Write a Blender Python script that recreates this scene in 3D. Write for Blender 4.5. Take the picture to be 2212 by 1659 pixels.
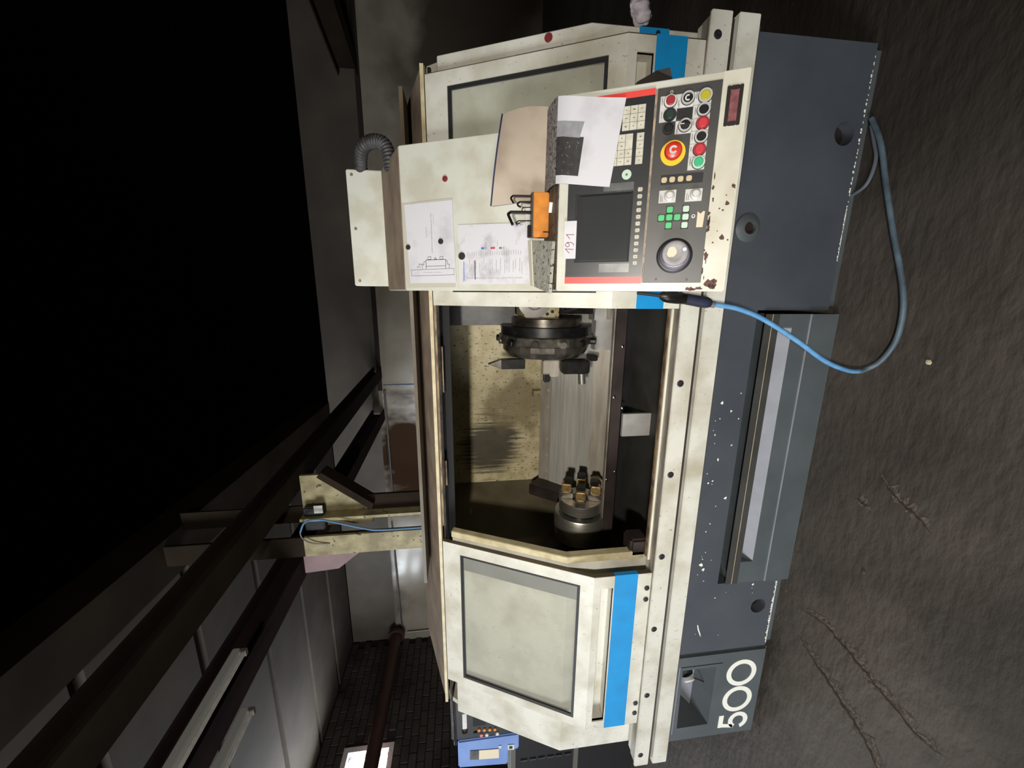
import bpy, bmesh, math, random
from mathutils import Vector, Matrix, noise
for o in list(bpy.data.objects):
    bpy.data.objects.remove(o)
scene = bpy.context.scene
COL = scene.collection
random.seed(7)
PI = math.pi

# ------------------------------------------------------------------ camera
def nrm(v): return Vector(v).normalized()
down = nrm((154, 6563, 840))                     # world "down" seen from the camera (right, down, forward)
left = Vector((-3600, -23, 840)).normalized()
left = (left - down * left.dot(down)).normalized()
xw, zw = -left, -down
yw = zw.cross(xw)
M3 = Matrix((xw, yw, zw))                        # camera (right, down, forward) -> world
right_w = M3 @ Vector((1, 0, 0)); down_w = M3 @ Vector((0, 1, 0)); fwd_w = M3 @ Vector((0, 0, 1))
cam = bpy.data.cameras.new('camera'); camo = bpy.data.objects.new('camera', cam); COL.objects.link(camo)
R = Matrix((down_w, right_w, -fwd_w)).transposed().to_4x4()   # the phone was held upright, the picture stored on its side
R.translation = (0, 0, 1.4)
camo.matrix_world = R
cam.sensor_fit = 'HORIZONTAL'; cam.sensor_width = 36.0; cam.lens = 36.0 * 840 / 2212
cam.clip_start = 0.02; cam.clip_end = 100
scene.camera = camo

# ------------------------------------------------------------------ world, light, exposure
wd = bpy.data.worlds.new('world'); scene.world = wd; wd.use_nodes = True
wd.node_tree.nodes['Background'].inputs[0].default_value = (0.9, 0.95, 1.0, 1)
wd.node_tree.nodes['Background'].inputs[1].default_value = 0.0015
vs = scene.view_settings
vs.view_transform = 'Standard'; vs.look = 'None'; vs.exposure = 0.0; vs.gamma = 1.0; vs.use_curve_mapping = False

def area(name, loc, target, size, energy, color, spread=180):
    l = bpy.data.lights.new(name, 'AREA'); l.shape = 'DISK'; l.size = size; l.energy = energy; l.color = color
    l.spread = math.radians(spread)
    o = bpy.data.objects.new(name, l); COL.objects.link(o); o.location = loc
    o.rotation_euler = (Vector(target) - Vector(loc)).to_track_quat('-Z', 'Y').to_euler()
    return o
# phone torch held just above the lens, and the daylight of the hall gate far to the left
area('torch', (-0.12, -0.90, 1.83), (-0.75, 1.5, 1.05), 0.13, 29, (1.0, 0.95, 0.87), 125)
area('hall_gate', (-5.0, -3.0, 2.2), (-1.6, 3.0, 1.4), 2.6, 250, (0.93, 0.96, 1.0), 150)

# ------------------------------------------------------------------ helpers
def s2l(c): return c / 12.92 if c <= 0.04045 else ((c + 0.055) / 1.055) ** 2.4
def rgb(r, g, b): return (s2l(r / 255), s2l(g / 255), s2l(b / 255), 1.0)

def mat(name, col, rough=0.5, metal=0.0, col2=None, scale=6.0, detail=5.0, lo=0.35, hi=0.65, stretch=(1, 1, 1),
        specks=None, speck_scale=40, speck_th=0.68, speck_stretch=(1, 1, 1), speck_soft=0.03, bump=0.0, bump_scale=60, bump_stretch=(1, 1, 1), coat=0.0, coat_rough=0.12,
        blobs=(), spec=None):
    """principled paint: base colour varied by noise, optional specks of dirt, optional stain or shading blobs (centre, radius, colour, strength)"""
    m = bpy.data.materials.new(name); m.use_nodes = True
    nt = m.node_tree; N = nt.nodes; L = nt.links; P = N['Principled BSDF']
    P.inputs['Roughness'].default_value = rough; P.inputs['Metallic'].default_value = metal
    if spec is not None: P.inputs['Specular IOR Level'].default_value = spec
    if coat: P.inputs['Coat Weight'].default_value = coat; P.inputs['Coat Roughness'].default_value = coat_rough
    geo = N.new('ShaderNodeNewGeometry')
    def mapped(st):
        mp = N.new('ShaderNodeMapping'); mp.inputs['Scale'].default_value = st
        L.new(geo.outputs['Position'], mp.inputs['Vector']); return mp.outputs[0]
    def noise_ramp(sc, det, st, a, b):
        n = N.new('ShaderNodeTexNoise'); n.inputs['Scale'].default_value = sc; n.inputs['Detail'].default_value = det
        L.new(mapped(st), n.inputs['Vector'])
        mr = N.new('ShaderNodeMapRange'); mr.inputs[1].default_value = a; mr.inputs[2].default_value = b
        L.new(n.outputs['Fac'], mr.inputs[0]); return mr.outputs[0]
    def mix(fac, a, b):
        x = N.new('ShaderNodeMix'); x.data_type = 'RGBA'
        if isinstance(fac, float): x.inputs[0].default_value = fac
        else: L.new(fac, x.inputs[0])
        for s, v in ((6, a), (7, b)):
            if isinstance(v, tuple): x.inputs[s].default_value = v
            else: L.new(v, x.inputs[s])
        return x.outputs[2]
    cur = col
    if col2: cur = mix(noise_ramp(scale, detail, stretch, lo, hi), col, col2)
    for (c, r, colr, stn, nsc, st) in blobs:
        sub = N.new('ShaderNodeVectorMath'); sub.operation = 'SUBTRACT'; L.new(geo.outputs['Position'], sub.inputs[0]); sub.inputs[1].default_value = c
        dv = N.new('ShaderNodeVectorMath'); dv.operation = 'DIVIDE'; L.new(sub.outputs[0], dv.inputs[0]); dv.inputs[1].default_value = r
        ln = N.new('ShaderNodeVectorMath'); ln.operation = 'LENGTH'; L.new(dv.outputs[0], ln.inputs[0])
        n = N.new('ShaderNodeTexNoise'); n.inputs['Scale'].default_value = nsc; n.inputs['Detail'].default_value = 6
        L.new(mapped(st), n.inputs['Vector'])
        ad = N.new('ShaderNodeMath'); ad.operation = 'MULTIPLY_ADD'; L.new(n.outputs['Fac'], ad.inputs[0]); ad.inputs[1].default_value = 1.6; L.new(ln.outputs['Value'], ad.inputs[2])
        mr = N.new('ShaderNodeMapRange'); mr.inputs[1].default_value = 1.9; mr.inputs[2].default_value = 1.45
        mr.inputs[3].default_value = 0.0; mr.inputs[4].default_value = stn; L.new(ad.outputs[0], mr.inputs[0])
        cur = mix(mr.outputs[0], cur, colr)
        if coat:            # soot and oil stains dull the gloss paint
            for sock in ('Coat Weight', 'Specular IOR Level'):
                inv = N.new('ShaderNodeMath'); inv.operation = 'MULTIPLY_ADD'; inv.use_clamp = True
                L.new(mr.outputs[0], inv.inputs[0]); base_v = P.inputs[sock].default_value
                inv.inputs[1].default_value = -1.0; inv.inputs[2].default_value = 1.0
                mu = N.new('ShaderNodeMath'); mu.operation = 'MULTIPLY'; L.new(inv.outputs[0], mu.inputs[0])
                old = [l for l in L if l.to_socket == P.inputs[sock]]
                if old: L.new(old[0].from_socket, mu.inputs[1])
                else: mu.inputs[1].default_value = base_v
                L.new(mu.outputs[0], P.inputs[sock])
    if specks: cur = mix(noise_ramp(speck_scale, 3.0, speck_stretch, speck_th, speck_th + speck_soft), cur, specks)
    if isinstance(cur, tuple): P.inputs['Base Color'].default_value = cur
    else: L.new(cur, P.inputs['Base Color'])
    if bump:
        n = N.new('ShaderNodeTexNoise'); n.inputs['Scale'].default_value = bump_scale; n.inputs['Detail'].default_value = 6
        L.new(mapped(bump_stretch), n.inputs['Vector'])
        b = N.new('ShaderNodeBump'); b.inputs['Strength'].default_value = bump; b.inputs['Distance'].default_value = 0.01
        L.new(n.outputs['Fac'], b.inputs['Height']); L.new(b.outputs[0], P.inputs['Normal'])
    return m

CREAM = rgb(208, 206, 194)
M = {}
M['cream'] = mat('cream_paint', CREAM, 0.42, 0, rgb(174, 168, 149), 7, 12, 0.42, 0.72, specks=rgb(142, 135, 118), speck_scale=85, speck_th=0.665, speck_stretch=(1.3, 1, 0.8), speck_soft=0.09)
M['cream_panel'] = mat('cream_panel_paint', rgb(205, 205, 192), 0.4, 0, rgb(190, 187, 170), 7, 6, 0.45, 0.62)
M['cream_lower'] = mat('chipped_cream_paint', rgb(214, 210, 194), 0.28, 0, rgb(196, 190, 170), 9, 6, 0.4, 0.65, specks=rgb(96, 60, 48), speck_scale=48, speck_th=0.735)
M['cream_in'] = mat('yellowed_cream_paint', rgb(196, 184, 146), 0.5, 0, rgb(176, 162, 122), 14, 6, 0.4, 0.62, specks=rgb(92, 82, 56), speck_scale=70, speck_th=0.62, speck_stretch=(1.2, 1, 0.6),
                    blobs=(((-0.98, 2.4, 1.22), (0.22, 0.5, 0.2), rgb(40, 36, 30), 0.9, 26, (2.6, 1, 0.12)), ((-0.70, 2.4, 1.03), (0.2, 0.5, 0.25), rgb(112, 100, 66), 0.75, 8, (1, 1, 1))))
M['cream_edge'] = mat('yellowed_edge_paint', rgb(200, 188, 150), 0.5, 0, rgb(172, 158, 120), 20, 5)
M['olive'] = mat('dark_olive_sheet', rgb(100, 91, 70), 0.55, 0, rgb(80, 71, 52), 6, 5)  # corner sheet toned darker than the splash back
M['oily'] = mat('oily_dark_sheet', rgb(96, 84, 62), 0.5, 0, rgb(70, 58, 40), 5, 5)
M['roof'] = mat('dusty_brown_roof', rgb(150, 132, 112), 0.8, 0, rgb(124, 106, 90), 9, 7)
M['slate'] = mat('slate_paint', rgb(70, 75, 81), 0.5, 0, rgb(62, 67, 74), 4, 4, specks=rgb(176, 168, 152), speck_scale=24, speck_th=0.765, bump=0.05, bump_scale=300)
M['slate_plain'] = mat('slate_paint_plain', rgb(80, 86, 89), 0.5, 0, rgb(72, 78, 80), 6, 5, bump=0.05, bump_scale=300)
M['slate_dark'] = mat('slate_paint_dark', rgb(58, 58, 56), 0.6, 0, rgb(48, 46, 42), 8, 5)
M['lavender'] = mat('pale_grey_edge_and_lit', rgb(150, 152, 160), 0.45, 0, rgb(138, 140, 147), 8, 4)
M['blue'] = mat('sky_blue_stripe', rgb(22, 142, 205), 0.38, 0, rgb(28, 132, 192), 12, 5, specks=rgb(16, 60, 90), speck_scale=45, speck_th=0.76)
M['black'] = mat('black_void', rgb(10, 9, 8), 0.8)
M['darkmetal'] = mat('dark_oily_steel', rgb(104, 98, 88), 0.35, 0.7, rgb(66, 61, 55), 20, 5)
M['blacksteel'] = mat('blackened_steel', rgb(42, 40, 38), 0.38, 0.6, rgb(28, 26, 24), 25, 4)
M['steel'] = mat('turned_steel', rgb(190, 186, 174), 0.33, 0.9, rgb(166, 162, 150), 30, 3, stretch=(6, 0.4, 0.4))
M['cover'] = mat('brushed_way_cover', rgb(196, 192, 182), 0.34, 0.35, rgb(178, 174, 164), 30, 4, stretch=(0.15, 3, 3))
M['cover_dull'] = mat('dull_way_cover', rgb(168, 160, 146), 0.42, 0.3, rgb(150, 140, 126), 20, 4, stretch=(0.3, 2, 2))
M['casting'] = mat('grey_casting', rgb(98, 96, 94), 0.5, 0.2, rgb(74, 72, 70), 9, 4)
M['silver'] = mat('pale_steel_box', rgb(176, 172, 166), 0.5, 0.3, rgb(158, 153, 146), 14, 4)
M['brass'] = mat('brassy_soft_jaw', rgb(196, 170, 118), 0.35, 0.8, rgb(150, 122, 82), 40, 3)
M['maroon'] = mat('rusty_brown_sheet', rgb(56, 45, 41), 0.5, 0.2, rgb(38, 31, 28), 8, 5)
M['track'] = mat('worn_steel_track', rgb(168, 163, 152), 0.5, 0.35, rgb(122, 112, 98), 16, 6, stretch=(0.5, 2, 2))
M['rusty'] = mat('rusty_rail', rgb(150, 128, 98), 0.6, 0.15, rgb(84, 62, 46), 16, 5, stretch=(1, 2, 2))
M['glass_strip'] = mat('dark_grey_strip', rgb(66, 67, 72), 0.5, 0, rgb(58, 59, 64), 10, 3)
M['rubber'] = mat('black_rubber', rgb(26, 26, 27), 0.6)
M['bolt'] = mat('dark_bolt', rgb(54, 54, 58), 0.45, 0.5)
M['white'] = mat('white_plate', rgb(206, 204, 198), 0.5, 0, rgb(190, 188, 182), 30, 4)
M['lettering'] = mat('cream_white_lettering', rgb(236, 236, 224), 0.5, specks=rgb(70, 74, 78), speck_scale=38, speck_th=0.74)
M['op'] = mat('worn_dark_panel', rgb(66, 64, 62), 0.42, 0, rgb(82, 79, 74), 6, 6, 0.45, 0.7)
M['bezel'] = mat('black_bezel', rgb(40, 40, 41), 0.35, 0, rgb(48, 48, 49), 10, 3)
M['screen'] = mat('dark_screen_glass', rgb(54, 55, 55), 0.12, 0, rgb(60, 61, 60), 3, 2)
M['plategrey'] = mat('brushed_grey_label', rgb(108, 108, 106), 0.4, 0.5, rgb(84, 84, 84), 20, 3)
M['red'] = mat('red_trim', rgb(228, 74, 66), 0.4)
M['redbtn'] = mat('red_button', rgb(200, 62, 70), 0.3, coat=0.3)
M['darkred'] = mat('dark_red_button', rgb(158, 48, 54), 0.35)
M['estop'] = mat('estop_red', rgb(190, 42, 34), 0.32, 0, rgb(206, 60, 44), 30, 3)
M['yellow'] = mat('estop_yellow', rgb(236, 190, 34), 0.45)
M['yellowbtn'] = mat('olive_yellow_button', rgb(182, 170, 42), 0.4)
M['greenbtn'] = mat('green_button', rgb(66, 176, 126), 0.35)
M['greenkey'] = mat('green_key', rgb(66, 184, 106), 0.4)
M['palekey'] = mat('pale_green_key', rgb(186, 208, 186), 0.4)
M['darkgreen'] = mat('dark_green_button', rgb(40, 58, 50), 0.35)
M['key'] = mat('cream_key', rgb(206, 202, 184), 0.5, 0, rgb(190, 184, 166), 60, 3)
M['tankey'] = mat('tan_key', rgb(196, 178, 142), 0.5)
M['legend'] = mat('grey_legend', rgb(112, 107, 99), 0.6)
M['bezelring'] = mat('pale_metal_ring', rgb(206, 204, 200), 0.35, 0.35)
M['chrome'] = mat('chrome', rgb(214, 212, 210), 0.14, 1.0)
M['wheel'] = mat('worn_handwheel_steel', rgb(128, 125, 126), 0.5, 0.35, rgb(114, 111, 112), 30, 3)
M['skirt'] = mat('lilac_grey_skirt', rgb(150, 144, 164), 0.35, 0.4)
M['dishchrome'] = mat('lilac_grey_steel', rgb(168, 164, 178), 0.25, 0.9)
M['knobblack'] = mat('black_knob', rgb(30, 30, 31), 0.35)
M['tape'] = mat('cream_tape', rgb(214, 200, 172), 0.6)
M['seam'] = mat('bare_edge', rgb(176, 150, 118), 0.55, 0, rgb(110, 96, 80), 60, 3)
M['rust'] = mat('red_oxide_primer', rgb(92, 50, 40), 0.6, 0, rgb(70, 40, 34), 40, 3)
M['meter'] = mat('reddish_meter_window', rgb(150, 92, 92), 0.3, 0, rgb(110, 70, 72), 60, 4)
M['brownblack'] = mat('dark_brown_plastic', rgb(38, 30, 26), 0.45)
M['dirtyledge'] = mat('grimy_ledge', rgb(112, 100, 84), 0.7, 0, rgb(70, 60, 48), 26, 6, specks=rgb(36, 28, 22), speck_scale=110, speck_th=0.60)
M['paper'] = mat('white_paper', rgb(208, 206, 209), 0.7, 0, rgb(186, 183, 186), 12, 7, 0.5, 0.75)
M['paper2'] = mat('smudged_paper', rgb(208, 206, 209), 0.7, 0, rgb(180, 177, 179), 22, 8, 0.5, 0.72)
M['sleeve'] = mat('cloudy_sleeve', rgb(190, 186, 170), 0.3)
M['print'] = mat('black_print', rgb(44, 42, 46), 0.7)
M['printgrey'] = mat('grey_print', rgb(126, 124, 128), 0.7)
M['printlight'] = mat('light_grey_print', rgb(150, 149, 152), 0.7, 0, rgb(136, 135, 138), 60, 3)
M['printdark'] = mat('charcoal_print', rgb(46, 43, 42), 0.7, 0, rgb(58, 55, 54), 50, 4, specks=rgb(130, 128, 126), speck_scale=170, speck_th=0.66)
M['printblue'] = mat('blue_print', rgb(70, 104, 186), 0.7)
M['printred'] = mat('red_print', rgb(190, 62, 88), 0.7)
M['printgreen'] = mat('green_print', rgb(104, 124, 84), 0.7)
M['penred'] = mat('red_pen', rgb(140, 34, 44), 0.7)
M['tan'] = mat('tan_cover', rgb(178, 163, 144), 0.6, 0, rgb(150, 132, 114), 7, 6, 0.42, 0.7, specks=rgb(112, 96, 84), speck_scale=16, speck_th=0.73)
M['navy'] = mat('navy_binding', rgb(44, 48, 82), 0.5)
M['speckled'] = mat('speckled_soiled_paper', rgb(168, 160, 156), 0.75, 0, rgb(124, 116, 112), 60, 6, specks=rgb(44, 40, 38), speck_scale=120, speck_th=0.56, speck_stretch=(1, 0.8, 1))
M['pad'] = mat('speckled_pad', rgb(176, 174, 160), 0.8, 0, rgb(150, 147, 134), 50, 5, specks=rgb(62, 60, 54), speck_scale=90, speck_th=0.605)
M['offwhite'] = mat('off_white_edge', rgb(214, 208, 188), 0.7)
M['greencloth'] = mat('grey_green_backing', rgb(104, 116, 98), 0.8)
M['orange'] = mat('orange_plastic', rgb(220, 140, 48), 0.5, 0, rgb(196, 120, 44), 30, 5, specks=rgb(84, 62, 40), speck_scale=34, speck_th=0.72)
M['orange_top'] = mat('oily_plastic_top', rgb(72, 60, 50), 0.5)
M['keysteel'] = mat('black_oxide_steel', rgb(44, 38, 36), 0.35, 0.6)
M['chalk'] = mat('chalk', rgb(228, 224, 212), 0.8)
M['magnet_black'] = mat('black_magnet', rgb(50, 46, 42), 0.5, 0, rgb(38, 34, 31), 80, 3)
M['magnet_red'] = mat('dark_red_magnet', rgb(122, 42, 44), 0.45)
M['hose'] = mat('blue_hose', rgb(104, 160, 206), 0.4, 0, rgb(88, 142, 188), 30, 3)
M['hose_dirty'] = mat('grimy_blue_hose', rgb(92, 110, 122), 0.5, 0, rgb(64, 76, 84), 14, 4)
M['sleeve_dark'] = mat('dark_blue_tape', rgb(40, 44, 66), 0.5, 0, rgb(34, 33, 34), 30, 4)
M['clear'] = mat('clamp_steel', rgb(190, 196, 200), 0.25, 0.8)
M['greycable'] = mat('grey_cable', rgb(84, 90, 98), 0.5)
M['conduit'] = mat('grey_corrugated_hose', rgb(72, 70, 70), 0.6, 0, rgb(44, 43, 42), 30, 4)
M['rag'] = mat('pale_rag', rgb(186, 178, 180), 0.9, 0, rgb(150, 142, 146), 30, 4)
M['floor'] = mat('oil_stained_shaded_concrete', rgb(80, 73, 66), 0.55, 0, rgb(60, 54, 48), 2.6, 11, 0.36, 0.66, specks=rgb(112, 102, 92), speck_scale=42, speck_th=0.74, bump=0.85, bump_scale=24, bump_stretch=(0.6, 1.2, 1), blobs=(((1.6, 0.8, 0), (1.6, 1.6, 1), rgb(46, 40, 35), 0.8, 1.2, (1, 1, 1)), ((-1.5, 0.95, 0), (0.5, 0.35, 1), rgb(96, 87, 78), 0.5, 6, (1, 1, 1))))  # first blob paints the weaker light on the right of the floor
M['crack'] = mat('dark_crack', rgb(34, 28, 24), 0.8, 0, rgb(52, 44, 38), 40, 4)
M['chip'] = mat('broken_concrete', rgb(100, 90, 80), 0.8, 0, rgb(70, 60, 52), 60, 5, bump=0.8, bump_scale=60)
M['debris'] = mat('pale_debris', rgb(200, 190, 160), 0.6)
M['wall'] = mat('grey_oil_painted_wall', rgb(164, 156, 140), 0.24, 0, rgb(136, 126, 110), 1.6, 8, 0.35, 0.7, coat=0.75, coat_rough=0.18, spec=0.2,
                blobs=(((-3.05, 7.2, 2.4), (1.15, 1.0, 0.95), rgb(60, 41, 27), 0.97, 2.6, (1.4, 1, 0.6)), ((3.2, 7.2, 1.1), (2.6, 1, 1.3), rgb(66, 56, 48), 0.9, 1.0, (1, 1, 1)), ((-6.2, 7.2, 3.3), (1.6, 1, 0.7), rgb(96, 90, 82), 0.8, 2.0, (1, 1, 1))))
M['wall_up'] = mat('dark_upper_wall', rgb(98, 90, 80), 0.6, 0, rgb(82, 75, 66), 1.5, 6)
M['brick'] = mat('sooty_brick', rgb(74, 66, 60), 0.7, 0, rgb(44, 37, 33), 2.2, 6, 0.35, 0.68, bump=0.3, bump_scale=40)
M['mortar'] = mat('sooty_mortar', rgb(40, 35, 32), 0.9)
M['rib'] = mat('grey_ceiling_slab', rgb(72, 63, 53), 0.9, 0, rgb(60, 52, 44), 2.5, 6)
M['roofdark'] = mat('unlit_roof_black', rgb(9, 8, 7), 1.0); M['roofdark'].node_tree.nodes['Principled BSDF'].inputs['Specular IOR Level'].default_value = 0.0  # near-black without sheen stands in for the unlit upper hall
M['girder'] = mat('brown_girder_and_shade', rgb(50, 41, 31), 0.85, 0, rgb(38, 31, 24), 2.5, 6, spec=0.12)  # dark brown, also standing in for shade on column head and haunch flange
M['purple'] = mat('plum_primer', rgb(60, 44, 46), 0.8, 0, rgb(44, 32, 35), 2, 5, spec=0.15)
M['purplelight'] = mat('plum_primer_light', rgb(150, 124, 124), 0.6, 0, rgb(132, 108, 108), 4, 5)
M['column'] = mat('peeling_cream_column', rgb(176, 164, 122), 0.55, 0, rgb(132, 120, 84), 8, 7, specks=rgb(66, 58, 42), speck_scale=22, speck_th=0.66)
M['pipe'] = mat('dark_red_pipe', rgb(72, 44, 38), 0.5, 0, rgb(56, 34, 30), 4, 4)
M['lampgrey'] = mat('grey_luminaire', rgb(168, 170, 166), 0.6, 0, rgb(166, 166, 160), 3, 3)
M['wire_blue'] = mat('blue_wire', rgb(92, 138, 176), 0.5)
M['galv'] = mat('galvanised_tube', rgb(130, 128, 126), 0.4, 0.6)
M['console_blue'] = mat('pale_blue_console', rgb(118, 146, 200), 0.45, 0, rgb(106, 134, 188), 6, 3)
M['console_black'] = mat('black_console_face', rgb(30, 28, 29), 0.45)
M['orangebtn'] = mat('orange_button', rgb(220, 140, 70), 0.4)
M['pinkbtn'] = mat('pink_button', rgb(214, 120, 116), 0.4)
M['cab'] = mat('black_cabinet', rgb(13, 12, 14), 0.6)
M['cabframe'] = mat('dark_grey_frame', rgb(96, 92, 86), 0.5)

def pane_mat(name, tint, body):
    m = bpy.data.materials.new(name); m.use_nodes = True; nt = m.node_tree; N = nt.nodes; L = nt.links
    for n in list(N):
        if n.type != 'OUTPUT_MATERIAL': N.remove(n)
    out = N['Material Output']
    t = N.new('ShaderNodeBsdfTransparent'); t.inputs[0].default_value = (tint[0], tint[1], tint[2], 1)
    d = N.new('ShaderNodeBsdfDiffuse'); d.inputs[0].default_value = body
    g = N.new('ShaderNodeBsdfGlossy'); g.inputs['Roughness'].default_value = 0.10
    nz = N.new('ShaderNodeTexNoise'); nz.inputs['Scale'].default_value = 4; nz.inputs['Detail'].default_value = 3
    mr = N.new('ShaderNodeMapRange'); mr.inputs[1].default_value = 0.3; mr.inputs[2].default_value = 0.8; mr.inputs[3].default_value = 0.16; mr.inputs[4].default_value = 0.24
    geo = N.new('ShaderNodeNewGeometry'); L.new(geo.outputs['Position'], nz.inputs['Vector']); L.new(nz.outputs['Fac'], mr.inputs[0])
    a = N.new('ShaderNodeMixShader'); L.new(mr.outputs[0], a.inputs[0]); L.new(t.outputs[0], a.inputs[1]); L.new(d.outputs[0], a.inputs[2])
    lw = N.new('ShaderNodeLayerWeight'); lw.inputs[0].default_value = 0.5
    fr = N.new('ShaderNodeMapRange'); fr.inputs[1].default_value = 0.2; fr.inputs[2].default_value = 1.0; fr.inputs[3].default_value = 0.03; fr.inputs[4].default_value = 0.35; L.new(lw.outputs['Facing'], fr.inputs[0])
    b = N.new('ShaderNodeMixShader'); L.new(fr.outputs[0], b.inputs[0]); L.new(a.outputs[0], b.inputs[1]); L.new(g.outputs[0], b.inputs[2])
    L.new(b.outputs[0], out.inputs[0]); return m
M['pane'] = pane_mat('scratched_window_pane', (0.975, 0.975, 0.955), rgb(205, 206, 194))

def emit_mat(name, col, st):
    m = bpy.data.materials.new(name); m.use_nodes = True; nt = m.node_tree
    P = nt.nodes['Principled BSDF']; P.inputs['Base Color'].default_value = (0.8, 0.8, 0.8, 1)
    P.inputs['Emission Color'].default_value = col; P.inputs['Emission Strength'].default_value = st
    return m
M['daylight'] = emit_mat('daylit_window_glass', (0.86, 0.93, 1.0, 1), 48.0)

ROOT = {}
class MB:
    """collects shapes, then links them as ONE mesh object"""
    def __init__(s, frame=None):
        s.v = []; s.f = []; s.mi = []; s.frame = frame; s.cur = 0
    def add(s, vs, fs):
        b = len(s.v)
        for p in vs:
            s.v.append(s.frame(*p) if s.frame else Vector(p))
        for f in fs:
            s.f.append([b + i for i in f]); s.mi.append(s.cur)
        return s
    def box(s, x0, x1, y0, y1, z0, z1):
        return s.add([(x, y, z) for x in (x0, x1) for y in (y0, y1) for z in (z0, z1)],
                     [(0, 1, 3, 2), (4, 6, 7, 5), (0, 4, 5, 1), (2, 3, 7, 6), (0, 2, 6, 4), (1, 5, 7, 3)])
    def prism_x(s, prof, x0, x1):
        n = len(prof)
        vs = [(x0, a, b) for a, b in prof] + [(x1, a, b) for a, b in prof]
        fs = [tuple(range(n))[::-1], tuple(range(n, 2 * n))] + [(i, (i + 1) % n, n + (i + 1) % n, n + i) for i in range(n)]
        return s.add(vs, fs)
    def prism_z(s, prof, z0, z1):
        n = len(prof)
        vs = [(a, b, z0) for a, b in prof] + [(a, b, z1) for a, b in prof]
        fs = [tuple(range(n))[::-1], tuple(range(n, 2 * n))] + [(i, (i + 1) % n, n + (i + 1) % n, n + i) for i in range(n)]
        return s.add(vs, fs)
    def lathe(s, prof, c, axis, n=32):
        """prof: (distance along axis, radius)"""
        ax = nrm(axis); u = ax.orthogonal().normalized(); w = ax.cross(u); c = Vector(c)
        vs = []; fs = []
        for d, r in prof:
            for k in range(n):
                a = 2 * PI * k / n
                vs.append(tuple(c + ax * d + (u * math.cos(a) + w * math.sin(a)) * max(r, 1e-5)))
        m = len(prof)
        for i in range(m - 1):
            for k in range(n):
                k2 = (k + 1) % n
                fs.append((i * n + k, i * n + k2, (i + 1) * n + k2, (i + 1) * n + k))
        fs.append(tuple(range(n))[::-1]); fs.append(tuple(range((m - 1) * n, m * n)))
        return s.add(vs, fs)
    def cyl(s, c, axis, r, h, n=24, bev=0.0):
        if bev: return s.lathe([(0, r), (h - bev, r), (h, r - bev)], c, axis, n)
        return s.lathe([(0, r), (h, r)], c, axis, n)
    def ring(s, c, axis, ro, ri, h, n=40):
        ax = nrm(axis); u = ax.orthogonal().normalized(); w = ax.cross(u); c = Vector(c); vs = []; fs = []
        for (d, r) in ((0, ro), (h, ro), (h, ri), (0, ri)):
            for k in range(n):
                a = 2 * PI * k / n; vs.append(tuple(c + ax * d + (u * math.cos(a) + w * math.sin(a)) * r))
        for i in range(4):
            j = (i + 1) % 4
            for k in range(n):
                k2 = (k + 1) % n; fs.append((i * n + k, i * n + k2, j * n + k2, j * n + k))
        return s.add(vs, fs)
    def tube(s, pts, r, n=10, corr=0.0):
        pts = [Vector(p) for p in pts]; vs = []; fs = []; m = len(pts); up = None
        for i, p in enumerate(pts):
            t = (pts[min(i + 1, m - 1)] - pts[max(i - 1, 0)]).normalized()
            if up is None: up = t.orthogonal().normalized()
            up = (up - t * up.dot(t)).normalized(); w = t.cross(up)
            rr = r[i] if isinstance(r, list) else r
            if corr: rr *= 1 + (corr if i % 2 else -corr)
            for k in range(n):
                a = 2 * PI * k / n; vs.append(tuple(p + (up * math.cos(a) + w * math.sin(a)) * rr))
        for i in range(m - 1):
            for k in range(n):
                k2 = (k + 1) % n; fs.append((i * n + k, i * n + k2, (i + 1) * n + k2, (i + 1) * n + k))
        fs.append(tuple(range(n))[::-1]); fs.append(tuple(range((m - 1) * n, m * n)))
        return s.add(vs, fs)
    def build(s, name, m, parent=None, bevel=0.0, smooth=False, origin=None, segs=2):
        off = Vector((0, 0, 0))
        if parent is not None: off = ROOT[parent.name]
        elif origin is not None: off = Vector(origin)
        me = bpy.data.meshes.new(name)
        me.from_pydata([tuple(p - off) for p in s.v], [], s.f)
        ms = m if isinstance(m, (list, tuple)) else [m]
        for k in ms: me.materials.append(M[k])
        if len(ms) > 1:
            for p, k in zip(me.polygons, s.mi): p.material_index = k
        bm = bmesh.new(); bm.from_mesh(me); bmesh.ops.recalc_face_normals(bm, faces=bm.faces)
        if bevel:
            ed = [e for e in bm.edges if len(e.link_faces) == 2 and e.calc_face_angle(0) > 0.6]
            bmesh.ops.bevel(bm, geom=ed, offset=bevel, segments=segs, affect='EDGES', clamp_overlap=True)
        bm.to_mesh(me); bm.free()
        if smooth:
            for p in me.polygons: p.use_smooth = True
            try: me.set_sharp_from_angle(angle=math.radians(38))
            except Exception: pass
        o = bpy.data.objects.new(name, me); COL.objects.link(o)
        if parent is not None:
            o.parent = parent; ROOT[o.name] = off
        else:
            o.location = off; ROOT[o.name] = off
        return o

def smooth_path(pts, k=6):
    pts = [Vector(p) for p in pts]; out = []
    for i in range(len(pts) - 1):
        p0 = pts[max(i - 1, 0)]; p1 = pts[i]; p2 = pts[i + 1]; p3 = pts[min(i + 2, len(pts) - 1)]
        for j in range(k):
            t = j / k
            out.append(0.5 * ((2 * p1) + (p2 - p0) * t + (2 * p0 - 5 * p1 + 4 * p2 - p3) * t * t + (3 * p1 - p0 - 3 * p2 + p3) * t ** 3))
    out.append(pts[-1]); return out

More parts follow.
